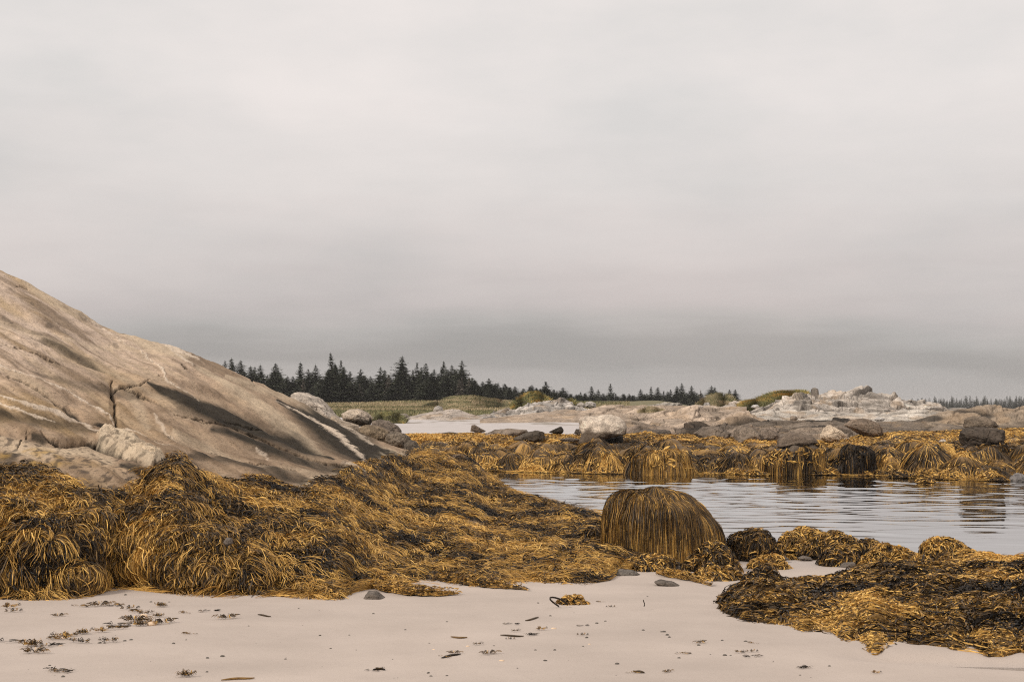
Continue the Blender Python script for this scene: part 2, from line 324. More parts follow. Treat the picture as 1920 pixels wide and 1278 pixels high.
def dome():
    S = Surf(HS.P.copy()); X, Y, T = HPX, HPY, HT; P = S.P
    nx, ny = fbm(P*1.1, 3, 71), fbm(P*1.1+5, 3, 72); X2 = X+4*nx; Y2 = Y+4*ny; X1 = X+2.2*fbm(P*7, 4, 73, .7); Y1 = Y+2.2*fbm(P*7+9, 4, 74, .7)
    onrock = ss(.30, .40, T)
    d = .10*fbm(P/2.2, 3, 75)*ss(.9, .8, T)+.025*fbm(P/.5, 4, 76)
    # streaks running down to the right
    sx = (X*.86+Y*.51)/260.; sy = (-X*.51+Y*.86)/17.; st = fbm(np.stack([sx, sy, 0*sx], -1), 5, 77); d += .026*st*onrock+.008*fbm(P/.16, 3, 92)*onrock
    crk = [[(0, 708, 2.4), (40, 725, 2.6), (75, 742, 2.4), (100, 758, 2.6), (120, 773, 3.5), (130, 778, 5)], [(208, 718, 1.6), (209, 738, 2.6), (217, 752, 2.2), (218, 790, 2.6), (222, 808, 2)],
           [(209, 736, 2), (226, 728, 2.2), (252, 738, 2.4), (290, 752, 2.8), (322, 765, 1)], [(222, 730, 1.5), (260, 727, 1.8), (282, 716, 1)],
           [(75, 815, 1.5), (95, 829, 2.6), (120, 833, 3), (150, 830, 2.6), (172, 826, 1.5)], [(180, 830, 3), (198, 847, 4), (222, 860, 4), (240, 872, 2.4), (262, 884, 1.5)],
           [(308, 800, 1.4), (335, 818, 2.4), (367, 840, 1.4)], [(340, 682, 1), (347, 688, 2.5), (352, 690, 1)], [(30, 538, 1), (44, 538, 2.4), (52, 541, 1.2)],
           [(330, 770, 1), (430, 800, 1.6), (520, 838, 1.6), (610, 868, 2), (660, 880, 1)], [(400, 842, 1), (480, 868, 2), (560, 888, 1.4)], [(470, 702, 1), (473, 712, 1.6), (476, 722, .8)],
           [(33, 838, 1), (46, 822, 2), (50, 817, 1)], [(0, 640, .8), (50, 660, 1), (120, 690, .8)], [(420, 790, 1), (500, 806, 1.6), (590, 842, 1)]]
    cm = np.zeros(X.shape)
    for c in crk: cm = np.maximum(cm, np.clip(pline(X1, Y1, c), 0, 1))
    d -= .06*np.sqrt(cm)*onrock
    wide = [[(0, 812, 9), (50, 820, 11), (100, 834, 11), (165, 829, 9), (200, 846, 9), (240, 870, 8)], [(60, 636, 4), (100, 652, 9), (150, 678, 10), (195, 702, 3)],
            [(208, 725, 8), (218, 790, 12), (222, 808, 6)], [(300, 700, 1), (420, 752, 16), (520, 800, 18), (640, 858, 10)], [(130, 776, 14), (190, 800, 6)],
            [(350, 690, 3), (430, 740, 9), (520, 790, 6)]]
    for i, c in enumerate(wide): d -= (.05, .06, .035, .07, .06, .02)[i]*ss(0, 1, pline(X2, Y2, c))*onrock
    # pegmatite swelling
    knob = [(180, 816), (200, 808), (236, 814), (270, 832), (300, 852), (325, 876), (300, 892), (255, 890), (225, 864), (200, 845), (185, 834)]
    km = inpoly(X1, Y1, knob).astype(float)
    ke = ss(0, .6, pline(X2, Y2, [(190, 822, 16), (230, 840, 28), (290, 872, 26)]))*km
    F1, F2, V, D = cell(P*9, 3); d += ke*(.10+.03*fbm(P*12, 4, 79))
    vein = [([(-10, 688, 2), (33, 705, 1.6), (73, 719, 1.8), (125, 738, 1.6), (183, 767, 2.2), (203, 778, 1.6), (219, 792, 1.2)], 1.),
            ([(0, 755, 1.5), (37, 764, 4), (60, 772, 4.5), (95, 778, 6), (122, 787, 6), (150, 793, 4), (180, 808, 3), (205, 816, 3)], 1.), ([(0, 767, 1.6), (45, 780, 2), (75, 790, 2.8), (102, 796, 2)], .9),
            ([(240, 645, 1), (262, 655, 1.4), (291, 676, 2), (305, 693, 3.2), (311, 705, 3), (313, 713, 2), (330, 724, 1.2), (372, 752, .8)], 1.),
            ([(518, 752, 1.6), (547, 768, 3), (583, 788, 4), (620, 810, 4.4), (656, 834, 4), (693, 861, 2.6), (705, 870, 1)], .95),
            ([(156, 596, 1), (187, 612, 1.6), (237, 644, 1.2)], .9), ([(285, 634, 4), (330, 655, 5), (372, 674, 2)], 1.), ([(320, 655, 1), (345, 672, 3), (362, 684, 1.5)], .9),
            ([(290, 770, 2), (300, 784, 5), (312, 800, 3), (350, 828, 3), (385, 848, 1)], .6), ([(225, 800, 2), (250, 802, 3), (275, 812, 2)], .8), ([(290, 822, 1), (320, 832, 2)], .7),
            ([(560, 735, 1), (600, 770, 2), (640, 795, 2.5), (700, 832, 2)], .7), ([(640, 870, 2), (690, 885, 3), (730, 890, 2)], .5), ([(105, 605, .8), (118, 620, 1.2), (140, 640, .8)], .4),
            ([(480, 838, 1), (500, 850, 3), (505, 860, 1)], .5)]
    vm = np.zeros(X.shape); br = fbm(P*6, 3, 80)
    for c, a in vein: vm = np.maximum(vm, a*np.clip(pline(X1, Y1, c)*2.4-.35+.9*br, 0, 1)*(pline(X1, Y1, c) > 0))
    d += .012*vm
    light = [([(45, 528, 6), (100, 566, 14), (140, 586, 13), (200, 606, 12), (260, 638, 11), (300, 652, 14), (350, 668, 9)], .75), ([(120, 636, 3), (190, 650, 8), (250, 652, 6)], .45),
             ([(425, 706, 3), (460, 720, 13), (520, 738, 12), (560, 752, 7)], .6), ([(370, 690, 5), (430, 725, 10), (500, 765, 12), (560, 805, 12), (625, 855, 8)], .8),
             ([(560, 760, 6), (620, 793, 12), (680, 826, 12), (740, 850, 12)], .6), ([(0, 598, 14), (60, 625, 14), (130, 660, 10), (230, 720, 8), (300, 745, 4)], .4),
             ([(0, 830, 22), (60, 850, 30), (160, 850, 24), (200, 870, 20)], .65), ([(240, 735, 10), (260, 760, 16), (280, 790, 10)], .4), ([(640, 880, 10), (720, 868, 16), (760, 858, 12)], .7),
             ([(330, 800, 8), (390, 830, 14), (450, 860, 10)], .5), ([(470, 870, 5), (560, 890, 12), (650, 905, 14)], .35)]
    lm = np.zeros(X.shape)
    for c, a in light: lm = np.maximum(lm, a*ss(0, .8, pline(X2, Y2, c)))
    dark = [([(275, 722, 4), (340, 748, 16), (420, 778, 30), (490, 802, 34), (550, 824, 32), (600, 846, 18), (625, 862, 4)], 1.), ([(520, 752, 6), (560, 775, 20), (620, 808, 36), (680, 838, 34), (735, 862, 14)], 1.),
            ([(55, 634, 2), (100, 648, 8), (150, 674, 8), (200, 705, 2)], .42), ([(-20, 783, 14), (60, 795, 16), (130, 800, 14), (180, 812, 6)], .5), ([(-10, 870, 30), (20, 862, 22), (35, 850, 4)], .6),
            ([(165, 826, 4), (182, 834, 12), (190, 840, 4)], .8), ([(225, 880, 8), (262, 896, 16), (285, 902, 10)], .75), ([(120, 772, 6), (140, 782, 9), (160, 792, 3), (200, 800, 6)], .8),
            ([(65, 822, 6), (85, 828, 10)], .6), ([(360, 850, 10), (440, 866, 12), (540, 900, 16), (600, 916, 10)], .55), ([(400, 800, 8), (500, 842, 14), (600, 872, 16), (680, 886, 8)], .65),
            ([(60, 700, 4), (160, 728, 14), (260, 745, 10)], .35), ([(320, 880, 10), (380, 905, 16)], .5)]
    dm = np.zeros(X.shape)
    for c, a in dark: dm = np.maximum(dm, 1.0*a*ss(0, .85, pline(X2+7*st, Y2+5*st, c)))
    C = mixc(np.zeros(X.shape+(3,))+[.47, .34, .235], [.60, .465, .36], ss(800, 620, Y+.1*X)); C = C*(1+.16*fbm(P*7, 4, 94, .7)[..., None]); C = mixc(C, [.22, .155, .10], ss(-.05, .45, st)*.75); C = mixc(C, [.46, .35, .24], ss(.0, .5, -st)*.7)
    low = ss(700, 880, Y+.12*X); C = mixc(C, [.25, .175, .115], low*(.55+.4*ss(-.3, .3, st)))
    ye = ss(.0, .5, fbm(P/1.3, 4, 85))*ss(400, 100, X); C = mixc(C, [.42, .28, .12], ye*.35)
    C = mixc(C, [.56, .44, .31], np.clip(lm*(1.05+.3*st), 0, 1)); C = mixc(C, [.030, .026, .020], np.clip(dm*(1.4+.45*st+.25*fbm(P*2.5, 3, 93)), 0, 1)*.95)
    go = ss(.0, .5, fbm(P/.35, 4, 86)+1.2*pline(X, Y, [(20, 890, 30), (60, 895, 60), (110, 925, 40)]))*ss(0, .3, pline(X, Y, [(0, 900, 60), (60, 900, 70), (150, 930, 40)]))
    C = mixc(C, [.36, .22, .06], go*.7)
    bl = ss(.12, .35, pn(P*14, 87))*ss(0, .4, pline(X, Y, [(0, 860, 60), (120, 880, 60), (260, 910, 50)])); C = mixc(C, [.07, .055, .045], bl*.7)
    bar = ss(.0, .35, pn(P*9, 88))*ss(0, .5, pline(X, Y, [(560, 925, 20), (650, 890, 26), (730, 868, 26), (775, 852, 14)])); C = mixc(C, [.55, .45, .32], bar*.7)
    C = mixc(C, [.66, .54, .42], vm*.95); C = mixc(C, [.62, .50, .36], ss(0, .5, ke)*(.75+.25*fbm(P*8, 3, 89)))
    pit = ss(.2, .4, pn(P*13, 90))*ss(0, .5, ke); C = mixc(C, [.10, .08, .06], pit*.6)
    C = mixc(C, [.03, .024, .018], ss(.04, .5, cm)*onrock*.92)
    hole = ss(.42, .5, pn(np.stack([sx*9, sy*1.2, 0*sx], -1), 91))*ss(760, 600, Y); C = mixc(C, [.13, .10, .075], hole*.5)
    S.disp(d); S.P[..., 2] -= .05*ss(.36, .2, T)
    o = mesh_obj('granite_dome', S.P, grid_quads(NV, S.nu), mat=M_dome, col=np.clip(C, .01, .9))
    tag(o, 'large smooth sloping tan granite dome streaked black, with white quartz veins and cracks', 'rock dome')
    return o
dome()

def bush_tufts(S, u, v, tone, seed, L=.09, w=.02, per=26, spread=.09, up=.07, zmin=.01):
    return strands(S, u, v, tone, L, w, 4, per, spread, kg=.3, kt=.2, kf=.2, curl=.8, lift=.0, layer=.06, fan=1.6, up=up, seed=seed, tj=.16, tipg=.22, zmin=zmin)
def front_kelp():
    P = HS.P; T = HT; PX = HPX
    # ragged upper edge on the rock
    edge = .385+.035*fbm(P[..., :]*1.6, 4, 101)+ss(770, 800, PX)*.8
    low = .045+.075*(abs(pn(P*[1.1, .3, .1]+[.4, 0, 0], 103))-.12)+.03*pn(P*[5, 1, 1], 102)-.04*ss(150, 50, PX)
    m = ((T < edge) & (T > low) & (PX < 1168+14*pn(P*3, 108))).astype(float)
    soft = np.minimum(ss(0, .07, edge-T), lerp(ss(0, .07, T-low), ss(0, .28, T-low), ss(350, 650, PX)))
    FL = lambda P: -1.5+1.05*ss(-2.6, .6, P[:, 0])
    q = P*[1, .8, 1]; l = abs(pn(q/.95+[0, .3, 0], 104))*.24+abs(pn(q/.38, 105))*.15+.03*fbm(q/.15, 2, 106)
    amp = (.22+.78*ss(780, 330, PX))*ss(1175, 1080, PX)*lerp(1, .45, ss(.5, .8, T))
    S = Surf(P.copy()); S.disp(soft*(l-.08)*amp+.015*soft-.03*(1-soft)*(1-m))
    low_r = ss(720, 800, PX)*ss(.86, .9, T); S.P[..., 2] -= 0*low_r
    keep = (m[:-1, :-1]*m[1:, 1:]*m[1:, :-1]*m[:-1, 1:] > 0)
    V = S.P.reshape(-1, 3); Q = grid_quads(NV, S.nu, keep); us, inv = np.unique(Q, return_inverse=True)
    parts = [(V[us], inv.reshape(-1, 4), .16+.12*fbm(V[us]*3, 2, 107))]
    rr = np.random.RandomState(5)
    def pick(n, lo=0., hi=9., wfun=None, x0=-150):
        u = rr.uniform(0, S.nu-2, n*4); v = rr.uniform(0, NV*.9, n*4); i = u.astype(int); j = v.astype(int)
        ok = (m[j, i] > 0) & (PX[j, i] > x0) & (PX[j, i] < 1225)
        w = (HPY[np.minimum(j+1, NV-1), i]-HPY[j, i]); w = np.abs(w)*2.4
        if wfun is not None: w = w*wfun(S.P[j, i], T[j, i], edge[j, i], PX[j, i], HPY[j, i])
        ok &= rr.rand(len(u)) < w; u, v = u[ok][:n], v[ok][:n]; return u, v
    def tonef(u, v, sh=0., ns=.17):
        p = S.at(u, v)[0]; return .47+sh+.52*fbm(p*[1, 1, 1.5]/.7, 2, 110)+.5*fbm(p*[1.3, 1, 1.3]/.26, 2, 111)+rr.normal(0, ns, len(u))
    lefty = lambda p, t, e, x, y: (.25+.75*ss(330, 180, x))*ss(0, .05, e-t)
    # long wiry strands
    u, v = pick(5200, wfun=lambda p, t, e, x, y: (.35+.65*ss(150, 330, x))*ss(.0, .07, e-t)); parts.append(strands(S, u, v, tonef(u, v, .02),  .26, .0043, 8, 30, .07, kg=2.4, kt=.6, kf=.75, tipg=.2, flow=FL, fan=1., curl=.9, lift=.045, layer=.04, seed=1, tj=.13, fl_scale=.7))
    # dark broad blades
    u, v = pick(2600, wfun=lambda p, t, e, x, y: .1*ss(0, .06, e-t)+.9*ss(-.1, .2, pn(p/.7, 112))*ss(.0, .06, e-t)); parts.append(strands(S, u, v, tonef(u, v, -.24, .12), .20, .0100, 6, 24, .10, kg=1.6, kt=1.1, kf=.5, turn=.28, flow=FL, fan=1.1, curl=1., lift=.045, layer=.05, seed=2, tipg=.08, tj=.13, fl_scale=.6))
    u, v = pick(2200, wfun=lefty); parts.append(strands(S, u, v, tonef(u, v, -.04, .16), .17, .0092, 6, 22, .09, kg=1.7, kt=1., kf=.4, turn=.28, flow=FL, fan=1.1, curl=1., lift=.045, layer=.07, seed=5, tipg=.16, tj=.15, fl_scale=.6))
    # gold hanks lying on top
    u, v = pick(700, wfun=lambda p, t, e, x, y: ss(.02, .08, e-t)); parts.append(strands(S, u, v, .78+rr.normal(0, .08, len(u)), .40, .0052, 9, 36, .05, kg=2.6, kt=.7, kf=.9, flow=FL, curl=.8, lift=.06, layer=.06, seed=3, tj=.08, fl_scale=.8))
    # short bushy wrack near the top edge and on the gold slope
    u, v = pick(5200, wfun=lambda p, t, e, x, y: .12+1.6*ss(.11, .04, e-t)+.8*ss(600, 700, x)*ss(980, 930, y)*(pn(p/1., 115) > -.15)+.7*ss(.12, .06, t)*ss(300, 500, x)); parts.append(bush_tufts(S, u, v, tonef(u, v, .14, .12), 4, L=.06, w=.010, up=.03))
    V, Q, t = join(parts)
    o = mesh_obj('rockweed_bed', V, Q, mat=M_kelp, tone=t)
    tag(o, 'thick golden brown and black rockweed covering the foot of the granite dome down to sand', 'seaweed', kind='stuff')
front_kelp()

# ------------------------------------------------------------------ right hand seaweed mass on the sand
def table_surf(cols, nu, nv, ts):
    H = np.array([[c[0]]+[x for r in c[1] for x in r] for c in cols], float); pu = np.linspace(H[0, 0], H[-1, 0], nu)
    c = smooth_interp(H[:, 0], H[:, 1:], pu).reshape(nu, -1, 2).transpose(1, 0, 2)
    B = smooth_interp(np.array(ts, float), c, np.linspace(ts[0], ts[-1], nv))
    PX = np.broadcast_to(pu, (nv, nu)); return Surf(W(PX, B[..., 0], B[..., 1])), PX, B[..., 0]
def right_kelp():
    # px, bottom py, top py, top height
    D = [(x_, b_+5*float(ss(1540, 1600, x_)), t_, h_) for x_, b_, t_, h_ in [(1350, 1150, 1136, .03), (1380, 1166, 1126, .06), (1410, 1180, 1110, .08), (1480, 1186, 1104, .10), (1540, 1199, 1100, .11), (1572, 1208, 1092, .12), (1590, 1226, 1083, .13), (1640, 1222, 1072, .17), (1700, 1216, 1070, .17), (1780, 1216, 1066, .17),
         (1850, 1226, 1058, .19), (1930, 1230, 1053, .20), (2100, 1235, 1045, .22), (2400, 1240, 1040, .2)]]
    cols = []
    for px, b, t, h in D:
        zb = .052; h *= .75; m = b+(t-b)*.30
        cols.append((px, [(b+3, Yz(b+3, zb-.03)), (m, Yz(m, zb+h*.20)), (b+(t-b)*.6, Yz(b+(t-b)*.6, h*.95)), (t, Yz(t, h)), (t-1, Yz(t, h)+.5), (t+6, Yz(t, h)+1.1)]))
    c2 = []
    for a, b_ in zip(cols[:-1], cols[1:]):
        for k in range(6):
            f = k/6.; px = a[0]+(b_[0]-a[0])*f; j = (4*float(pn([px/15., 0, 0], 5))+9*float(pn([px/45., 3, 0], 6)))*(.3 if px < 1400 else 1)
            c2.append((px, [(r0[0]+(r1[0]-r0[0])*f+(j if i < 2 else 0), r0[1]+(r1[1]-r0[1])*f-(j*.035 if i < 2 else 0)) for i, (r0, r1) in enumerate(zip(a[1], b_[1]))]))
    S, PX, PY = table_surf(c2, 420, 170, [0, .25, .55, .8, .9, 1.]); P = S.P
    T = np.linspace(0, 1, 170)[:, None]*np.ones((1, 420))
    ed = ss(.06, .6, T)*ss(1, .9, T)*ss(1345, 1400, PX)
    q = P*[.8, 1, 1]; S.disp(ed*((abs(pn(q/.6, 201))-.2)*.13+(abs(pn(q/.26, 202))-.2)*.07)-.02*(1-ed))
    rr = np.random.RandomState(9); V = S.P.reshape(-1, 3); parts = [(V, grid_quads(170, 420), .13+.12*fbm(V*3, 2, 207))]
    def pick(n, wf=None):
        u = rr.uniform(0, 300, n*3); v = rr.uniform(1, 150, n*3); p = S.at(u, v)[0]
        if wf is not None:
            ok = rr.rand(len(u)) < wf(p); u, v = u[ok], v[ok]
        return u[:n], v[:n]
    def tonef(u, v, sh=0., ns=.15):
        p = S.at(u, v)[0]; return .47+sh+.62*fbm(p*[.5, 1.5, 1]/.75, 2, 210)+.45*fbm(p*[.7, 1.3, 1]/.25, 2, 211)+rr.normal(0, ns, len(u))
    u, v = pick(1900); parts.append(strands(S, u, v, tonef(u, v, .06), .22, .0066, 7, 28, .09, kg=.5, kt=.8, kf=1.1, tipg=.2, flow=3.5, curl=.9, fan=.9, lift=.035, layer=.035, seed=11, tj=.15, fl_scale=.8))
    u, v = pick(1100, lambda p: .06+.94*ss(-.02, .15, -fbm(p*[.5, 1.5, 1]/.75, 2, 210))); parts.append(strands(S, u, v, tonef(u, v, -.12, .1), .20, .0115, 6, 28, .10, kg=.6, kt=.7, kf=1., flow=3.5, curl=.9, fan=1., lift=.04, layer=.045, seed=12, up=.012, tipg=.08, tj=.12, fl_scale=.7))
    u, v = pick(8000); parts.append(bush_tufts(S, u, v, tonef(u, v, .08, .12), 13, L=.06, w=.011, up=.022))
    # ragged sand edge
    u = rr.uniform(0, 300, 1300); v = rr.uniform(1, 22, 1300); parts.append(bush_tufts(S, u, v, tonef(u, v, .12, .15), 14, L=.08, w=.012, up=.012))
    V, Q, t = join(parts)
    tag(mesh_obj('rockweed_bed', V, Q, mat=M_kelp, tone=t), 'broad low mat of tangled black and gold rockweed on the sand at right edge', 'seaweed', kind='stuff')
right_kelp()

# ------------------------------------------------------------------ mounds: seaweed draped boulders, loose clumps
def dome_surf(cx, cy, z0, rx, ry, h, p=2.2, n=44, rough=.12, seed=0, ns=1.6, shear=0.):
    a = np.linspace(-1, 1, n); A, B = np.meshgrid(a, a)
    r = np.maximum(abs(A), abs(B)); th = np.where(abs(A) > abs(B), np.pi/4*B/np.where(A == 0, 1, A), np.pi/2-np.pi/4*A/np.where(B == 0, 1, B))
    th = np.where(abs(A) > abs(B), np.where(A < 0, th+np.pi, th), np.where(B < 0, th+np.pi, th))
    rr = r; Rv = 1+rough*pn(np.stack([np.cos(th)*ns, np.sin(th)*ns, 0*th+seed*3.3], -1), 300+seed)*1.6
    x = rr*np.cos(th)*Rv; y = rr*np.sin(th)*Rv; z = np.clip(1-rr**p, 0, 1)**(1/1.9)
    P = np.stack([cx+x*rx+shear*z*h, cy+y*ry, z0+z*h], -1); S = Surf(P)
    e = ss(1, .8, rr); S.disp(e*rough*h*1.2*fbm(P/(max(rx, h)*.9)+seed*2.7, 3, 310+seed)); S.rad = r
    if S.N[n//2, n//2, 2] < 0: S.N = -S.N; S.fin()
    return S
def px_mound(pxc, pyb, wpx, hpx, zb=.02, depth=.8, **k):
    Y = Yz(pyb, zb); rx = wpx/2/F*Y; c = W(pxc, pyb, Y+rx*depth); cx = (pxc-960)/F*(Y+rx*depth)
    return dome_surf(cx, Y+rx*depth, zb-.04, rx*(1+rx*depth/Y), rx*depth, hpx/F*Y*(1+rx*depth/Y)+.03, **k)
CG = 'loose rockweed clumps by the water'
def clump(pxc, pyb, w, h, sh, label, seed, zb=.02, mix=.5, n=1., cat='seaweed clump', group=CG, Lk=1.):
    WK = 1 if Lk < 2 else 1.8
    S = px_mound(pxc, pyb, w*.9, max(h*.80-2, 2), zb, seed=seed, rough=.32, p=1.5, n=30)
    V = S.P.reshape(-1, 3); o0 = V.mean(0).copy(); parts = [(V, grid_quads(30, 30), .15+0*V[:, 0])]; rr = np.random.RandomState(seed)
    area = w*h; k = int(area/20*n)+6; s = S.P[:, :, 0].max()-S.P[:, :, 0].min()
    def pk(k): return rr.uniform(1, 27, k), rr.uniform(1, 27, k)
    u, v = pk(k); tn = .46+sh+rr.normal(0, .17, k)+.5*pn(S.at(u, v)[0]/.22, seed)
    parts.append(strands(S, u, v, tn, min(.17, s*.35)*Lk, .0085*WK, 6, 16, .05, kg=2, kt=.7, kf=.3, lift=.025, layer=.03, seed=seed, zmin=.006, up=.006))
    u, v = pk(int(k*.6)); parts.append(strands(S, u, v, .18+rr.normal(0, .12, len(u)), min(.14, s*.3)*Lk, .013*WK, 6, 14, .05, kg=2, kt=.8, kf=.3, lift=.03, layer=.035, seed=seed+50, zmin=.006, up=.014, tipg=.05, tj=.13))
    u, v = pk(int(k*mix)); tn = .62+sh+rr.normal(0, .14, len(u)); parts.append(bush_tufts(S, u, v, tn, seed+90, L=.06*Lk, w=.012*WK, per=16, spread=.05, up=.03, zmin=.006))
    V, Q, t = join(parts); c = np.array([V[:, 0].mean(), V[:, 1].mean(), 0])
    o = mesh_obj('seaweed_clump', V-c, Q, mat=M_kelp, tone=t); o.location = c
    return tag(o, label, cat, group)
CL = [(1412, 1050, 96, 60, -.10, 'dark shaggy rockweed mound close right of the big draped boulder', .3), (1510, 1034, 110, 42, .08, 'golden rockweed mound with dark crest at edge of the pool, left of its twin', .8),
      (1560, 1043, 108, 42, .04, 'rounded brown rockweed mound joined to right side of the dark crested one', .6), (1622, 1030, 56, 16, -.05, 'small dark spiky rockweed tuft standing in shallow water', .4),
      (1572, 1060, 84, 28, .0, 'low dark rockweed clump above a flat grey stone', .4), (1668, 1068, 104, 44, .12, 'round gold and brown rockweed mound behind the big mat', .9),
      (1715, 1085, 130, 38, .08, 'folded golden rockweed heap rising from back edge of the big mat', .7), (1781, 1046, 96, 34, .14, 'bright golden rockweed mound alone in shallow water', 1.),
      (1828, 1064, 90, 28, .05, 'low rockweed hump at water between golden mound and big mat', .6), (1852, 1029, 2, 2, 0, '', 0),
      (1436, 1104, 76, 36, -.14, 'black wiry rockweed clump on sand with gold frond fringe and a wet stone', .2), (1440, 1112, 96, 12, .22, 'flat golden frond patch spread at foot of black wiry clump', 1.),
      (1335, 1076, 110, 56, -.05, 'mixed dark and gold rockweed heap at right foot of the draped boulder', .5), (1252, 1058, 100, 36, -.22, 'black rockweed hood draped over small wet stone before the big boulder', .1),
      (1345, 1094, 90, 30, .04, 'frilly gold edged rockweed clump spilling toward sand', .8), (1215, 1074, 120, 26, .05, 'low mixed rockweed patch left of the bare wet stone', .5),
      (1160, 1068, 110, 26, -.12, 'dark rockweed skirt at left foot of the draped boulder', .3), (1128, 1042, 64, 58, -.12, 'dark drooping rockweed lump leaning on left side of the draped boulder', .2),
      (1445, 1068, 70, 20, .15, 'golden low frill below the dark shaggy mound', 1.)]
for i, (a, b, c, d, e, l, mx) in enumerate(CL):
    if l: clump(a, b, c, d, e, l, 400+i, mix=mx, n=1.5, zb=.01 if b < 1060 else .02)
def trail(pts, label, seed, sh=.1, w=.05):
    """thin tapering line of fronds lying on the sand"""
    rr = np.random.RandomState(seed); P = []; n = 40
    px = np.linspace(pts[0][0], pts[-1][0], n); py = np.interp(px, [p[0] for p in pts], [p[1] for p in pts]); ww = np.interp(px, [p[0] for p in pts], [p[2] for p in pts]); q_ = np.stack([px/14., 0*px, 0*px+seed], -1); ww = ww*(1+.9*pn(q_, 3))*(1-(2*np.linspace(0, 1, n)-1)**6*.9); sq = np.sqrt(np.clip(1-(2*np.linspace(0, 1, n)-1)**2, 0, 1)); py = py+2.5*pn(q_*.7, 4)
    G = np.zeros((5, n, 3))
    for j in range(5):
        y = Yz(py, .03)+(j-2)*ww/F*12*1.2*sq; G[j, :, 1] = y; G[j, :, 0] = (px-960)/F*y; G[j, :, 2] = ground_z(G[j, :, 0], y)+.001+(1-abs(j-2)/2.)*ww*.0028*sq
    S = Surf(G); V = G.reshape(-1, 3); parts = [(V, grid_quads(5, n), .2+0*V[:, 0])]
    k = int(len(px)*4); u = rr.uniform(0, n-2, k*2); v = rr.uniform(.2, 3.8, k*2); ok = rr.rand(k*2) < (ww[u.astype(int)]/ww.max())**1.5*sq[u.astype(int)]; u, v = u[ok], v[ok]; k = len(u)
    parts.append(strands(S, u, v, .5+sh+rr.normal(0, .2, k), .10, .009, 5, 12, .03, kg=.5, kt=.5, kf=.6, flow=-.3, lift=.015, layer=.015, seed=seed, zmin=.0))
    parts.append(bush_tufts(S, u, v, .6+sh+rr.normal(0, .15, k), seed+1, L=.045, w=.010, per=10, spread=.03, up=.018, zmin=0.))
    V, Q, t = join(parts); c = np.array([V[:, 0].mean(), V[:, 1].mean(), 0]); o = mesh_obj('seaweed_clump', V-c, Q, mat=M_kelp, tone=t); o.location = c
    tag(o, label, 'seaweed clump', 'rockweed tongues lying on the sand')
trail([(690, 1106, 6), (720, 1114, 12), (760, 1120, 10), (800, 1124, 6), (870, 1122, 1)], 'gold frilled rockweed tongue with a grey stone at its left end', 601)
trail([(800, 1088, 8), (860, 1097, 11), (910, 1105, 8), (950, 1110, 4), (1000, 1116, .6)], 'dark rockweed tongue ending in a golden point on the sand', 602, -.02)
trail([(1230, 1078, 3), (1262, 1086, 5), (1295, 1092, 3), (1332, 1102, .5)], 'thin rockweed tail trailing over a flat grey stone toward right', 603)
trail([(1338, 1140, 1), (1370, 1133, 3), (1420, 1124, 5), (1450, 1118, 3)], 'narrow dark rockweed spur pointing left from the big mat', 604, -.1)

def draped(pxc, pyb, w, h, zb, label, seed, name='draped_boulder', p=3.2, sh=0., L=.5, wd=.011, cap=None, dens=1., shear=0., rockcol=(.16, .12, .09), depth=.8, dmix=.3, group=None):
    S = px_mound(pxc, pyb, w, h, zb, depth=depth, seed=seed, rough=.24 if w < 150 else .17, p=p, n=56, shear=shear)
    V = S.P.reshape(-1, 3); c = np.array([V[:, 0].mean(), V[:, 1].mean(), V[:, 2].min()])
    root = empty(name, c, label, 'boulder', group); nz = fbm(V*4, 4, seed)
    C = np.zeros(V.shape)+rockcol; C = C*(1+.5*nz[:, None]); mesh_obj('rock', V-c, grid_quads(56, 56), mat=M_wet, col=np.clip(C, .01, .8), parent=root)
    rr = np.random.RandomState(seed); k = int(w*h/34*dens)
    u = rr.uniform(0, 54, k*3); v = rr.uniform(0, 54, k*3)
    r = np.maximum(abs(u/27.5-1), abs(v/27.5-1)); ok = r < .95
    if cap: ok &= (r > cap[0]+.12*pn(np.stack([u/9, v/9, 0*u], -1), seed)) & ((r < cap[1]) | (rr.rand(len(u)) < .15))
    u, v = u[ok][:k], v[ok][:k]; p0 = S.at(u, v)[0]
    az = np.arctan2(p0[:, 1]-c[1], p0[:, 0]-c[0]); st = pn(np.stack([np.cos(az)*5, np.sin(az)*5, p0[:, 2]*.6+seed], -1), 7)
    tn = .60+sh+(.18 if wd < .01 else .30)*st+.3*pn(p0*[9, 9, 2]*(2.2 if wd < .01 else 1), seed+3)+rr.normal(0, .09, len(u))
    S2 = Surf(S.P.copy()); S2.N = S.N; S2.disp(.008+.02*abs(pn(S.P*[6, 6, 1.5], seed)))
    parts = [strands(S2, u, v, tn, L, wd, 9, 22, .06*w/200+(.0 if wd < .01 else .04), kg=6, kt=.12, kf=.05, curl=.25, turn=.05, lift=.01, layer=.03, seed=seed, tj=.13, zmin=zb-.03, fan=.15)]
    kk = int(len(u)*dmix); parts.append(strands(S2, u[:kk], v[:kk], tn[:kk]-.3, L*.9, wd*1.2, 8, 14, .06, kg=6, kt=.15, kf=.05, turn=.06, curl=.3, lift=.015, layer=.035, seed=seed+1, zmin=zb-.03, fan=.15))
    kb = int(len(u)*.1) if wd > .01 else 0
    if kb: parts.append(bush_tufts(S2, u[:kb], v[:kb], tn[:kb]-.02, seed+2, L=wd*10, w=wd*1.9, per=8, spread=.06, up=wd*3, zmin=zb-.03))
    V, Q, t = join(parts); mesh_obj('seaweed', V-c, Q, mat=M_kelp, tone=t, parent=root)
    return root
draped(1250, 1056, 204, 126, .02, 'rounded boulder fully draped in long hanging golden brown rockweed at the pool edge', 501, p=4.0, L=.45, dens=5., shear=-.08, wd=.0050, sh=.09)

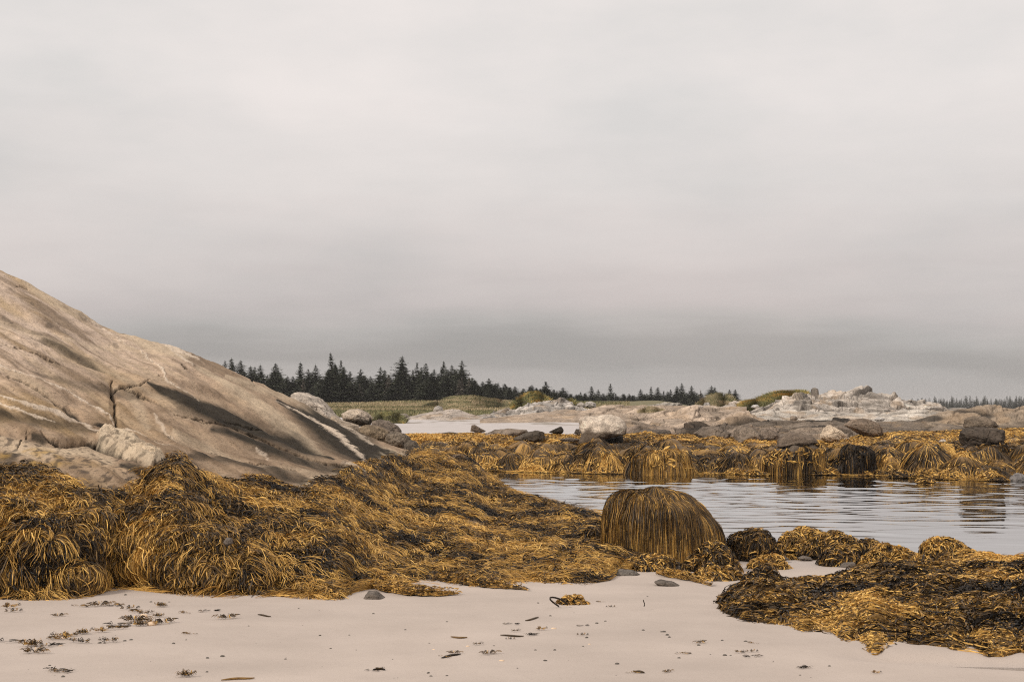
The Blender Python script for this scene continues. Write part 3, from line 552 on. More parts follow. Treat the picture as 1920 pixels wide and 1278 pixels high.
# ------------------------------------------------------------------ free standing rocks with an outline of their own
def outline_rock(name, pts, Y, T, label, cat='boulder', seed=0, base=(.4, .33, .26), dark=None, amp=.05, lean=.35, facet=.0, group=None, mat=None, nt=110, npf=46, ex=.62, attrs=None):
    pts = np.array(pts, float); c = (pts.max(0)+pts.min(0))/2; nx_ = np.roll(pts, -1, 0); pts = (pts[:, None]+(nx_-pts)[:, None]*np.linspace(0, 1, 14)[None, :-1, None]).reshape(-1, 2); ang = np.arctan2(pts[:, 1]-c[1], pts[:, 0]-c[0]); o = np.argsort(ang); r = np.hypot(*(pts-c).T)
    a = np.concatenate([ang[o]-2*np.pi, ang[o], ang[o]+2*np.pi]); rr_ = np.tile(r[o], 3)
    asp = np.ptp(pts[:, 0])/max(np.ptp(pts[:, 1]), 1); th = np.linspace(-np.pi, np.pi, nt+1)[:-1]; th = np.arctan2(np.sin(th), np.cos(th)*asp); Rr = np.interp(th, a, rr_)
    ph = np.linspace(0, np.pi, npf+2)[1:-1]; s = np.sin(ph)**ex; dz = -np.cos(ph)
    PXr = c[0]+Rr[None]*np.cos(th)[None]*s[:, None]; PYr = c[1]+Rr[None]*np.sin(th)[None]*s[:, None]
    P = W(PXr, PYr, Y); cen = W(c[0], c[1], Y)
    P[..., 1] += T*dz[:, None]+lean*(P[..., 2]-cen[2]); P[..., 0] += (P[..., 0]/Y)*0
    V = np.concatenate([P.reshape(-1, 3), [[cen[0], cen[1]-T, cen[2]]], [[cen[0], cen[1]+T, cen[2]]]])
    ctr = V.mean(0); n = nrm(V-ctr); size = np.ptp(V[:, 0])
    q = V/size*2.2+seed*1.37; d = amp*size*(fbm(q, 4, seed))
    F1, F2, cv, D = cell(V/size*2.6+seed, seed)
    rp = np.random.RandomState(seed+500); rel = V-ctr
    for k in range(int(facet*260)):
        nn = nrm(rp.normal(size=3)*[1, 1, .9]); sup = (rel@nn); lim = sup.max()*rp.uniform(.86, .98); ex_ = np.maximum(sup-lim, 0); rel = rel-nn*ex_[:, None]*.93
    V = ctr+rel; n = nrm(rel); fs_ = fbm(V/size*9+seed, 4, seed+7)
    d = d*(.8 if facet else 1)+.024*size*fs_-(.028*size*ss(.05, 0., F2-F1) if facet else 0)
    V = V+n*d[:, None]
    i = np.arange(npf*nt).reshape(npf, nt); j = np.roll(i, -1, 1); Q = np.stack([i[:-1], j[:-1], j[1:], i[1:]], -1).reshape(-1, 4)
    k = npf*nt; Tt = np.concatenate([np.stack([i[0], np.full(nt, k), j[0]], -1), np.stack([i[-1], j[-1], np.full(nt, k+1)], -1)])
    zz = (V[:, 2]-V[:, 2].min())/np.ptp(V[:, 2]); f = fbm(q*1.5, 4, seed+3)
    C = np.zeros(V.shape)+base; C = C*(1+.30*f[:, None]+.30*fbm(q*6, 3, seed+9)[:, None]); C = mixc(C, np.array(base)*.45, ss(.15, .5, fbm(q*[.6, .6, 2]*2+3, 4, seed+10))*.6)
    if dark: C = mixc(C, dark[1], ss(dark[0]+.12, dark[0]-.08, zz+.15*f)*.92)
    if facet: C = mixc(C, np.array(base)*.25, ss(.035, .0, F2-F1)*.6)
    b = np.array([ctr[0], ctr[1], V[:, 2].min()])
    ob = mesh_obj(name, V-b, Q, Tt, mat=mat or M_rock, col=np.clip(C, .01, .85)); ob.location = b
    if label: tag(ob, label, cat, group)
    return ob
DK = (.035, .027, .02)
WH = (.62, .53, .44)
outline_rock('boulder', [(545, 739), (556, 734), (578, 738), (600, 748), (614, 762), (628, 778), (655, 800), (600, 800), (560, 775), (545, 755)], 29.5, .8, 'pale cream boulder peeking up right behind the granite dome', seed=1, base=WH, amp=.02, facet=.03)
outline_rock('boulder', [(640, 776), (655, 768), (672, 766), (690, 773), (698, 783), (697, 795), (680, 800), (660, 797), (645, 790)], 31, .4, 'round cream boulder with shade painted dark on its underside, left of the beach', seed=2, base=(.56, .46, .36), dark=(.38, DK), amp=.03, facet=.04)  # shade under the boulder is painted into its lower colour
outline_rock('boulder', [(696, 800), (698, 790), (712, 786), (728, 789), (745, 798), (754, 808), (750, 818), (715, 816), (700, 812)], 30, .4, 'smooth grey brown boulder beside the round cream one', seed=3, base=(.24, .19, .15), amp=.02, facet=.02)
outline_rock('boulder', [(668, 800), (690, 796), (712, 799), (728, 808), (730, 830), (715, 836), (695, 830), (675, 815)], 28.2, .4, 'lumpy brown rock with yellow lichen next to dome edge', seed=4, base=(.32, .24, .16), amp=.05, facet=.12)
outline_rock('boulder', [(726, 814), (742, 809), (760, 813), (771, 822), (765, 834), (750, 842), (733, 836), (722, 826)], 27.6, .35, 'hollowed grey brown rock between lumpy rock and seaweed', seed=5, base=(.25, .20, .15), amp=.05, facet=.14)
outline_rock('boulder', [(758, 834), (768, 824), (780, 827), (788, 842), (785, 856), (765, 856), (757, 845)], 26.6, .3, 'speckled dark pointed rock nearest the seaweed slope', seed=6, base=(.16, .13, .10), amp=.05, facet=.06)
outline_rock('boulder', [(622, 778), (640, 788), (672, 797), (680, 815), (650, 812), (615, 795)], 28.6, .5, 'pale flat slab sloping between cream boulder and dome', seed=7, base=(.5, .40, .30), amp=.03)
# perched boulder on the far bank
pb = outline_rock('perched_boulder', [(1086, 800), (1087, 785), (1096, 780), (1115, 781), (1128, 777), (1146, 777), (1162, 782), (1174, 793), (1175, 802), (1170, 815), (1140, 822), (1112, 829), (1090, 838), (1085, 830), (1090, 815)], 38.2, .55,
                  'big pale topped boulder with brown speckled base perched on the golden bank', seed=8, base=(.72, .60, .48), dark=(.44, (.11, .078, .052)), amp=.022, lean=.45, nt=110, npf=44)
outline_rock('boulder', [(1088, 838), (1110, 828), (1140, 822), (1168, 816), (1168, 828), (1140, 834), (1105, 842), (1088, 843)], 38.7, .3, 'near-black filler shape painting the shaded gap under the perched boulder', 'rock', seed=9, base=(.02, .016, .012), mat=M_wet)  # added black shape, its colour stands in for the shade of the hollow
SR = [([(882, 808), (884, 797), (890, 796), (902, 803), (912, 808), (900, 812)], 44, .3, 'small pointed brown rock standing at the sand edge', (.20, .15, .11), .03),
      ([(960, 822), (985, 812), (1005, 806), (1021, 808), (1019, 822), (1003, 830), (985, 826), (968, 828)], 40, .5, 'dark slanting rock with black hollow above golden bank', (.13, .105, .08), .10),
      ([(890, 820), (930, 806), (965, 804), (1000, 806), (985, 812), (955, 824), (910, 825)], 41.5, .5, 'flat brown slab along the top of golden bank', (.28, .22, .17), .06),
      ([(1028, 810), (1040, 804), (1053, 798), (1057, 806), (1055, 813), (1040, 813)], 42, .3, 'small black pointed rock left of the perched boulder', (.07, .058, .045), .1),
      ([(1076, 812), (1080, 804), (1088, 804), (1090, 814)], 42.5, .2, 'tiny round dark stone touching left side of perched boulder', (.12, .095, .075), .03),
      ([(780, 818), (830, 811), (880, 811), (905, 813), (880, 819), (830, 821)], 43, .5, 'long low black wet ledge at sand edge', (.05, .042, .035), .05),
      ([(1048, 823), (1070, 820), (1095, 824), (1080, 828), (1055, 828)], 39, .25, 'half buried grey slab in the weed left of perched boulder', (.2, .16, .13), .03),
      ([(812, 770), (815, 763), (821, 760), (829, 763), (833, 772), (822, 776)], 76, .5, 'small grey standing stone on the pale ledge by the meadow', (.45, .40, .35), .02),
      ([(747, 781), (752, 775), (762, 775), (767, 780), (757, 784)], 74, .5, 'little tan stone at back of the far beach', (.40, .34, .28), .03),
      ([(1080, 762), (1082, 757), (1090, 753), (1097, 757), (1098, 763), (1088, 766)], 88, .6, 'left one of two pale blocks on the skyline ledge', (.50, .44, .38), .06),
      ([(1097, 762), (1098, 754), (1108, 752), (1117, 756), (1118, 763), (1105, 765)], 89, .6, 'right one of two pale blocks on the skyline ledge', (.56, .51, .46), .06),
      ([(1318, 762), (1321, 755), (1329, 754), (1332, 761), (1326, 765)], 83, .4, 'grey pointed block at foot of the grassy hump', (.42, .38, .34), .05),
      ([(1480, 786), (1484, 779), (1492, 780), (1496, 787), (1487, 790)], 58, .4, 'squat brown block below white ridge, left of its paler twin', (.28, .22, .17), .08),
      ([(1494, 786), (1497, 778), (1504, 778), (1508, 787)], 58, .4, 'pale upright block touching the squat brown one', (.5, .42, .34), .08),
      ([(1640, 786), (1648, 781), (1657, 784), (1655, 789), (1643, 789)], 56, .4, 'white rounded stone below right end of white ridge', (.62, .57, .52), .04),
      ([(1702, 780), (1708, 771), (1720, 770), (1729, 777), (1730, 784), (1712, 785)], 62, .5, 'dark brown boulder resting on the right flank of white ridge', (.17, .13, .10), .06),
      ([(1408, 763), (1412, 759), (1420, 758), (1424, 763), (1416, 767)], 70, .4, 'small white rounded stone left end of the pale ledge', (.62, .58, .54), .03),
      ([(1757, 832), (1766, 824), (1770, 823), (1778, 831), (1769, 842), (1762, 838)], 36.5, .22, 'white square edged stone lodged in golden weed', (.62, .54, .46), .05),
      ([(1695, 823), (1708, 819), (1718, 823), (1715, 827), (1698, 827)], 39, .2, 'small white oval stone in weed behind the square one', (.55, .46, .38), .03),
      ([(1893, 903), (1900, 892), (1912, 886), (1925, 892), (1930, 905), (1905, 908)], 30.6, .3, 'blue grey rock at waterline by right edge', (.24, .22, .21), .1),
      ([(1640, 852), (1650, 849), (1660, 855), (1650, 858), (1642, 857)], 35.2, .2, 'small pale wet stone peeping from dark weed', (.42, .33, .26), .03)]
for i, (p, y, t, l, b, fc) in enumerate(SR): outline_rock('rock', p, y, t, l, 'rock', seed=20+i, base=b, facet=fc, amp=.03, nt=60, npf=24)
WR = [([(1195, 1056), (1212, 1050), (1240, 1044), (1252, 1050), (1250, 1060), (1225, 1064), (1200, 1060)], 13.9, .16, 'smooth brown wet stone under the black weed hood'),
      ([(1140, 1074), (1160, 1067), (1190, 1069), (1202, 1078), (1190, 1084), (1160, 1083)], 13.2, .12, 'grey rough flat stone poking out left of the weed tail'),
      ([(1252, 1066), (1268, 1056), (1280, 1060), (1290, 1068), (1270, 1070)], 13.75, .1, 'small dark wet pointed stone beside brown stone'),
      ([(1224, 1090), (1240, 1086), (1262, 1090), (1284, 1102), (1260, 1100), (1230, 1095)], 12.35, .1, 'thin flat grey slab lying on sand under the weed tail'),
      ([(1368, 1056), (1378, 1060), (1393, 1067), (1392, 1070), (1375, 1066)], 13.8, .06, 'smooth narrow grey stone sticking out of mixed heap'),
      ([(1458, 1046), (1470, 1042), (1480, 1047), (1470, 1051)], 14.6, .08, 'small pointed wet stone right of the dark shaggy mound'),
      ([(1495, 1046), (1505, 1041), (1520, 1044), (1524, 1049), (1505, 1050)], 14.8, .08, 'small grey pointed stone in the shallow water'),
      ([(1568, 1062), (1580, 1053), (1602, 1053), (1606, 1064), (1590, 1066)], 14.1, .12, 'flat topped grey stone below the low dark clump'),
      ([(1436, 1100), (1450, 1092), (1468, 1095), (1474, 1102), (1455, 1107)], 12.7, .1, 'glossy wet pale stone inside the black wiry clump'),
      ([(682, 1120), (690, 1108), (705, 1108), (722, 1120), (700, 1125)], 11.45, .12, 'grey brown stone at left end of gold frilled tongue'),
      ([(418, 1018), (424, 1007), (434, 1008), (437, 1018), (428, 1023)], 11.85, .05, 'glossy dark rounded stone amid hanging weed'),
      ([(-20, 935), (-10, 908), (8, 905), (20, 916), (18, 938), (0, 945)], 13.2, .2, 'pale grey stone in weed at left edge')]
for i, (p, y, t, l) in enumerate(WR): outline_rock('wet_stone', p, y, t, l, 'stone', seed=60+i, base=(.36, .30, .25) if i == 11 else (.17, .14, .115) if i != 1 else (.18, .155, .13), facet=.04, amp=.03, nt=60, npf=24, mat=M_wet)
st = outline_rock('stone', [(1186, 1144), (1197, 1141), (1212, 1142), (1226, 1149), (1227, 1154), (1208, 1153), (1192, 1151)], 10.75, .09, 'flat dark lichen stained stone with an upright stalk on the open sand', 'stone', seed=80, base=(.11, .10, .075), amp=.03, facet=.04, nt=60, npf=24)

# ------------------------------------------------------------------ far bank of golden weed
def far_bank():
    cols = []
    for px, pb_, pm, pt in [(560, 878, 845, 816), (800, 882, 846, 817), (905, 886, 848, 816), (1080, 891, 852, 818), (1250, 893, 854, 818), (1400, 893, 856, 826), (1550, 894, 858, 828), (1650, 896, 858, 816), (1750, 902, 864, 812), (1850, 905, 866, 808), (2000, 905, 866, 806), (2400, 905, 866, 806)]:
        Yb = Yz(pb_, -.06); cols.append((px, [(pb_+2, Yb-.3), (pb_-10, Yb+.15), (pm, Yb+1.15), ((pm+pt)/2, Yb+4.0), (pt, 42.), (pt+1, 43.5), (pt+10, 46)]))
    S, PX, PY = table_surf(cols, 620, 190, [0, .12, .4, .62, .84, .92, 1.]); P = S.P; T = np.linspace(0, 1, 190)[:, None]*np.ones((1, 620))
    e = ss(0, .06, T)*ss(.9, .72, T); q = P*[1, .75, 1]+3
    right = ss(1050, 1200, PX)
    S.disp(e*((abs(pn(q*[1, .8, .4]/1.15, 701))-.2)*.75*lerp(.7, 1, right)*lerp(1, .35, ss(.45, .7, T))+(abs(pn(q/.5, 702))-.2)*.32*lerp(1, .5, ss(.45, .7, T))-.05+.03*fbm(q/.3, 2, 703)))
    V = S.P.reshape(-1, 3); rr = np.random.RandomState(31)
    parts = [(V, grid_quads(190, 620), .52+.25*fbm(V*1.2, 3, 704))]
    def pick(n, wf=None):
        u = rr.uniform(40, 530, n*4); v = rr.uniform(3, 168, n*4); i = u.astype(int); j = v.astype(int)
        p = S.P[j, i]; sl = 1-S.N[j, i, 2]; ok = rr.rand(len(u)) < np.clip(.45+1.0*sl, 0, 1)*(1 if wf is None else wf(p, T[j, i]))
        return u[ok][:n], v[ok][:n]
    def tonef(u, v, sh=0.):
        p, _, _, N = S.at(u, v); left = ss(0, 1.5, -p[:, 0]+1.5); return .66+sh+.35*fbm(p*[1, 1, 1]/1.3, 2, 710)+.55*fbm(p*[1.3, .8, .5]/.4, 2, 711)+.10*left+rr.normal(0, .1, len(u))
    u, v = pick(2600); parts.append(strands(S, u, v, tonef(u, v), .8, .014, 9, 24, .16, kg=4.5, kt=.25, kf=.5, flow=-1.9, turn=.07, curl=.3, lift=.03, layer=.04, seed=21, tj=.12))
    u, v = pick(1500, lambda p, t: ss(.02, .16, pn(p/1.1, 712))*ss(.8, .6, t)); parts.append(strands(S, u, v, .30+rr.normal(0, .1, len(u)), .6, .017, 8, 24, .18, kg=4.5, kt=.25, kf=.3, turn=.08, flow=-1.6, lift=.03, layer=.05, seed=22, tj=.1))
    u, v = pick(6500, lambda p, t: ss(.62, .8, t)+.03+.8*ss(.10, .04, t)); parts.append(bush_tufts(S, u, v, tonef(u, v, .06), 23, L=.13, w=.024, per=16, spread=.25, up=.04))
    V, Q, t = join(parts); tag(mesh_obj('rockweed_bank', V, Q, mat=M_kelp, tone=t), 'long bank of bright golden rockweed along the far side of the pool', 'seaweed', kind='stuff')
far_bank()
DG = None
draped(1492, 893, 96, 54, -.03, 'flat capped boulder with brown weed curtain hanging to the water, bare rock top', 511, sh=.05, L=.75, wd=.017, cap=(.74, .98), p=6, dens=5, rockcol=(.13, .10, .075), dmix=.5)
draped(1838, 872, 108, 40, .22, 'big dark fissured block skirted with brown hanging rockweed at right', 512, sh=-.06, L=.6, wd=.017, cap=(.82, .98), p=6, dens=5., rockcol=(.07, .055, .045), dmix=.6)
draped(1238, 894, 112, 46, -.03, 'rounded golden weed covered boulder at waterline below perched boulder', 513, sh=.16, L=.8, wd=.017, p=2.4, dens=2.6, dmix=.3)
draped(1603, 893, 72, 50, -.03, 'dark brown weed covered boulder at waterline right of the capped one', 514, sh=-.2, L=.7, wd=.017, p=2.6, dens=2.6, dmix=.8)
outline_rock('rock', [(1795, 818), (1800, 806), (1825, 800), (1860, 800), (1885, 806), (1892, 822), (1885, 832), (1855, 836), (1815, 836), (1798, 832)], 34.2, .6, 'dark cracked horizontal layered rock block above hanging weed', 'rock', seed=91, ex=.8, base=(.115, .09, .07), facet=.16, amp=.03, nt=90, npf=36)
outline_rock('rock', [(1808, 800), (1812, 786), (1825, 780), (1845, 780), (1862, 790), (1868, 800), (1850, 806), (1820, 806)], 35.2, .5, 'smooth brown rounded cap rock on top of the fissured block', 'rock', seed=92, base=(.22, .17, .125), amp=.02)
outline_rock('rock', [(1455, 838), (1462, 822), (1480, 812), (1502, 812), (1524, 820), (1532, 830), (1515, 836), (1485, 838)], 33.9, .55, 'smooth brown bare cap of the weed curtained boulder', 'rock', seed=93, base=(.21, .16, .12), amp=.02)
for i, (a, b, w, h, l) in enumerate([(1525, 892, 40, 12, 'dark weed tuft at foot of the capped boulder'), (1650, 893, 44, 12, 'dark frilly weed tuft at waterline mid right'), (1690, 898, 44, 14, 'low black weed clump in water, right of the frilly tuft'),
                                     (1732, 907, 34, 12, 'isolated weed islet nearest the viewer by the far bank'), (1872, 904, 34, 9, 'flat black weed islet left of blue grey rock'), (1760, 896, 66, 14, 'spread dark weed fringe at waterline'), (1420, 893, 50, 10, 'golden weed fringe left of capped boulder')]):
    clump(a, b, w, h, (-.2, -.15, -.2, .1, -.3, -.15, .25)[i], l, 450+i, zb=-.02, mix=.6, n=1.2, group='weed tufts along the far waterline', Lk=2.2)

# ------------------------------------------------------------------ far rock ledges
def ledge(name, crest, base, Yf, Yc, label, seed, col=(.45, .38, .31), facet=.0, fs=1.5, amp=.12, back=3., dark=None, power=.55, cat='rock ledge', nv=120, step=1.1, stain=None, veg=0, mat=None, strat=0.):
    x0, x1 = crest[0][0], crest[-1][0]; nu = int((x1-x0)/step)+2; pu = np.linspace(x0, x1, nu)
    pc = smooth_interp([c[0] for c in crest], [c[1] for c in crest], pu); pb_ = np.interp(pu, [c[0] for c in base], [c[1] for c in base])
    c = W(pu, pc, Yc); b = W(pu, pb_, Yf); nf = int(nv*.75); t = np.linspace(0, 1, nf)[:, None]
    P = np.zeros((nv, nu, 3)); P[:nf, :, 1] = b[:, 1]+(c[:, 1]-b[:, 1])*t
    P[:nf, :, 2] = b[:, 2]+(c[:, 2]-b[:, 2])*t**power; ki = np.linspace(0, 1, nv-nf+1)[1:, None]
    P[:nf, :, 2] -= .25*(1-ss(0, .07, t)); P[nf:, :, 1] = c[:, 1]+ki*back; P[nf:, :, 2] = c[:, 2]-(ki**1.6)*(c[:, 2]-.2); P[..., 0] = (pu-960)/F*P[..., 1]
    H = (c[:, 2]-b[:, 2]).clip(.1)[None, :]; tt = np.concatenate([t, 1+ki])*np.ones((1, nu))
    S = Surf(P); en = ss(0, .12, tt)*ss(2, 1.6, tt)
    tl = .35*math.sin(seed); q = np.stack([P[..., 0]*.62-P[..., 2]*tl, P[..., 1]*.5, P[..., 2]*1.5+P[..., 0]*tl*.6], -1)
    q = q+.18*np.stack([pn(q*1.3, seed+20), pn(q*1.3, seed+21), pn(q*1.3, seed+22)], -1)
    fr = 0; ck = 0; cv0 = None; am = 1.; sc = fs*.62
    for k in range(3):
        F1, F2, cv, D = cell(q/sc+seed*1.7, seed+k); fr = fr+am*sc*(cv*D).sum(-1)*facet*.9; ck = np.maximum(ck, am**.4*ss(.055, .0, F2-F1))
        if k == 0: cv0 = cv
        am *= .62; sc *= .48
    sm = fbm(P*[.35, .6, .9]/1.3+seed, 4, seed+2); rg = (1-abs(fbm(q/.7, 4, seed+9)))**3
    sn = 0
    if strat: sn = np.abs(pn(np.stack([P[..., 0]*.25-P[..., 2]*.9, P[..., 1]*.3+P[..., 2]*1.6, 0*P[..., 0]+seed], -1), seed+8)); fr = fr-strat*.6*ss(.16, .0, sn)
    S.disp(en*np.clip(H/.5, .3, 1.3)*(amp*sm+fr-.16*facet*ck+.10*facet*(rg-.5)))
    z = S.P[..., 2]; f = fbm(S.P/.9+seed, 5, seed+4); C = np.zeros(P.shape)+col; C = C*(1+.30*f[..., None])
    C = mixc(C, np.array(col)*1.35, ss(.2, .7, fbm(S.P/2.+seed, 3, seed+5))*.6); C = C*(1+.35*cv0[..., :1]*min(1, facet*4)); C = mixc(C, np.array(col)*.28, np.clip(ck*(.15+facet*2.2), 0, .8))
    C = mixc(C, [.16, .135, .11], ss(.05, .4, fbm(q*[1, 1, 3]/.6, 4, seed+11))*min(.5, facet*1.6)); C = mixc(C, [.50, .34, .20], ss(.1, .5, fbm(q/.8, 3, seed+12))*.35)
    if strat: C = mixc(C, np.array(col)*.35, ss(.06, .0, sn)*.7)
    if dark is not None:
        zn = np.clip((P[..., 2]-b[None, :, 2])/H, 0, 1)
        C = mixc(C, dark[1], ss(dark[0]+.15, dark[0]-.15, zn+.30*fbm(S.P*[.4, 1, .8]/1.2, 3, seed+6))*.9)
    if stain: C = mixc(C, stain, ss(.15, .45, fbm(S.P*[.5, .5, 1.2]/1.1, 3, seed+7))*.8)
    o = mesh_obj(name, S.P-S.P[0, nu//2], grid_quads(nv, nu), mat=mat or M_rock, col=np.clip(C, .01, .8)); o.location = S.P[0, nu//2]; tag(o, label, cat)
    return o
PALE = (.55, .47, .40); TAN = (.46, .36, .275)
ledge('granite_ledge', [(740, 784), (775, 779), (815, 771), (850, 768), (880, 774), (905, 783)], [(740, 788), (905, 788)], 71, 75, 'low pale cracked ledge at back of the far beach', 801, PALE, .15, 1.1, .1)
ledge('granite_ledge', [(860, 785), (930, 772), (965, 764), (985, 757), (1010, 752), (1040, 752), (1065, 758), (1080, 764), (1110, 770)], [(860, 788), (1110, 790)], 74, 80, 'white grey craggy outcrop under the spruces left of centre', 802, (.53, .48, .43), .32, 1.4, .15, strat=.12)
ledge('granite_ledge', [(900, 786), (960, 778), (1040, 771), (1110, 766), (1180, 764), (1230, 765), (1320, 768), (1400, 764)], [(900, 790), (1000, 790), (1400, 795)], 62, 70, 'long smooth tan whaleback ledge behind the perched boulder', 803, TAN, .12, 2.2, .2, strat=.3)
ledge('granite_ledge', [(1165, 768), (1200, 762), (1235, 756), (1272, 755), (1278, 760), (1300, 768)], [(1165, 774), (1300, 778)], 78, 82, 'grey cracked outcrop on skyline left of the grassy hump', 804, (.38, .34, .29), .30, 1., .08, strat=.12)
ledge('granite_ledge', [(1270, 768), (1300, 760), (1345, 762), (1380, 752), (1400, 750), (1440, 764), (1480, 775)], [(1270, 775), (1480, 785)], 74, 79, 'pale layered outcrop at foot of the grassy hump', 805, PALE, .22, 1.2, .12, strat=.15)
ledge('granite_ledge', [(1385, 777), (1420, 771), (1450, 764), (1480, 749), (1500, 740), (1515, 733), (1540, 731), (1560, 731), (1585, 732), (1610, 734), (1630, 733), (1660, 734), (1680, 741), (1700, 750), (1722, 757), (1750, 763), (1790, 773)],
      [(1385, 785), (1500, 792), (1650, 793), (1790, 782)], 62, 71, 'high whitish craggy granite ridge right of centre', 806, (.57, .50, .43), .32, 2.1, .22, back=5, nv=200, power=.7, strat=.25)
ledge('granite_ledge', [(1340, 782), (1400, 774), (1440, 768), (1500, 772), (1600, 775), (1700, 772), (1770, 776), (1800, 784)], [(1340, 796), (1800, 796)], 56, 62, 'smooth pale apron of rock below the white ridge', 807, (.56, .50, .43), .16, 1.6, .15, strat=.15)
ledge('granite_ledge', [(1090, 790), (1130, 782), (1180, 776), (1230, 779), (1262, 777), (1300, 772), (1345, 773), (1400, 778), (1440, 788)], [(1090, 806), (1440, 806)], 48, 54, 'tan rounded ledge darker along its foot right of perched boulder', 808, TAN, .20, 1.6, .30, dark=(.20, (.05, .04, .03)), strat=.3)  # colour turns near-black towards the foot
ledge('granite_ledge', [(1090, 812), (1130, 806), (1180, 800), (1240, 797), (1300, 795), (1350, 797), (1400, 795), (1440, 797), (1480, 803)], [(1090, 824), (1480, 836)], 42.2, 46, 'dark grooved wet ledge just above golden bank at centre right', 809, (.30, .23, .175), .30, 1.1, .34, stain=(.03, .026, .022), strat=.35)
ledge('granite_ledge', [(1360, 800), (1420, 788), (1500, 790), (1560, 788), (1620, 790), (1700, 791), (1770, 793), (1830, 798)], [(1360, 812), (1830, 812)], 45, 50, 'long black stained shelf below the pale apron', 810, (.22, .175, .135), .22, 1.3, .25, stain=(.022, .02, .018), strat=.3)
ledge('granite_ledge', [(1440, 812), (1480, 803), (1520, 797), (1560, 795), (1590, 800), (1620, 812)], [(1440, 826), (1620, 828)], 42, 45, 'broken brown ledge behind the capped boulder', 811, (.32, .25, .19), .32, 1., .2, strat=.3)
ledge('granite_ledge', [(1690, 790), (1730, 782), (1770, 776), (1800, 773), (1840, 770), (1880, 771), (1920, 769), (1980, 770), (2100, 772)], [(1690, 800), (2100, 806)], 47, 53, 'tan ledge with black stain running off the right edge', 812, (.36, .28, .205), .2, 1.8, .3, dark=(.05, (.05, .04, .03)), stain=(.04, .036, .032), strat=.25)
ledge('granite_ledge', [(1730, 770), (1780, 766), (1840, 765), (1900, 767), (2100, 768)], [(1730, 774), (2100, 776)], 70, 78, 'thin grey distant ledge under the hazy far trees', 813, (.30, .27, .24), .2, 1.5, .1)
for i, (p, y, t, l, b, fc) in enumerate([
    ([(1375, 832), (1378, 806), (1392, 796), (1408, 800), (1425, 812), (1428, 828), (1400, 838)], 41.2, .7, 'rounded grey brown hump at left end of the weed curtained boulder', (.19, .15, .115), .03),
    ([(1415, 828), (1425, 808), (1440, 802), (1458, 812), (1465, 824), (1440, 830)], 41.6, .5, 'low grey brown hump touching the rounded one', (.20, .155, .12), .03),
    ([(1535, 820), (1545, 804), (1556, 796), (1575, 806), (1592, 822), (1580, 830), (1550, 828)], 40.6, .5, 'pale tan cracked triangular slab in the middle of the weed', (.52, .41, .30), .12),
    ([(1584, 796), (1600, 786), (1625, 784), (1645, 792), (1654, 806), (1652, 816), (1630, 822), (1610, 812), (1590, 800)], 41.4, .6, 'large brown rounded boulder with black hollow beneath', (.20, .15, .11), .04),
    ([(1300, 812), (1320, 800), (1345, 798), (1370, 812), (1360, 830), (1320, 832)], 41.6, .6, 'dark smooth hump left of the rounded grey brown one', (.17, .135, .105), .04),
    ([(1180, 812), (1215, 804), (1255, 806), (1262, 820), (1225, 824), (1185, 818)], 42, .6, 'dark flat smooth slab right beside perched boulder', (.13, .105, .085), .03)]):
    outline_rock('boulder', p, y, t, l, seed=130+i, base=tuple(1.35*c_ for c_ in b), facet=fc, amp=.025, nt=110, npf=46)
outline_rock('boulder', [(1622, 820), (1640, 812), (1653, 806), (1655, 824), (1640, 822)], 41.8, .3, 'filler shape coloured black as the shaded hollow below the large brown boulder', 'rock', seed=140, base=(.03, .024, .018))  # black colour paints the shade of the hollow under the boulder

# ------------------------------------------------------------------ grass, shrubs
def blade_set(px, n, h, w, tone, seed, lean=.25):
    rr = np.random.RandomState(seed); n = len(px); a = rr.uniform(0, 6.283, n); L = h*rr.uniform(.5, 1.3, n); ww = w*rr.uniform(.6, 1.4, n)
    s = np.stack([np.cos(a), np.sin(a), 0*a], 1)*ww[:, None]*.5; ln = np.stack([rr.normal(.1, lean, n), rr.normal(0, lean, n), 1+0*a], 1)*L[:, None]
    V = np.stack([px-s, px+s, px+ln*.6+s*.6, px+ln*.6-s*.6, px+ln+[0, 0, 0]], 1)
    b = np.arange(n)[:, None]*5; Q = b+np.array([[0, 1, 2, 3]]); T = b+np.array([[3, 2, 4]])
    return V.reshape(-1, 3), Q, T, np.repeat(tone+rr.normal(0, .07, n), 5)
GST = [(0, (.035, .028, .018)), (.25, (.12, .12, .055)), (.45, (.21, .20, .10)), (.62, (.36, .28, .16)), (1, (.55, .43, .29))]
M_grass = kelp_mat('grass', GST, .8, .15)
def meadow():
    rr = np.random.RandomState(77); n = 110000; Y = rr.uniform(80, 196, n); px = rr.uniform(380, 1180, n); x = (px-960)/F*Y
    z = ground_z(x, Y); p = np.stack([x, Y, z], 1)
    band = pn(np.stack([x/14, Y/10, 0*x], -1), 5)
    t = .62+.45*band+.10*np.sin(Y/7.)+.3*pn(np.stack([x/4, Y/3, 0*x], -1), 6)+rr.normal(0, .06, n); t = np.where(Y < 92, .40+.3*band, t)
    V, Q, T, tn = blade_set(p, n, .30, .10, t, 3)
    tag(mesh_obj('meadow_grass', V, Q, T, mat=M_grass, tone=np.clip(tn, 0, 1)), 'tan and green meadow grass between the beach and the spruces', 'grass', kind='stuff')
meadow()
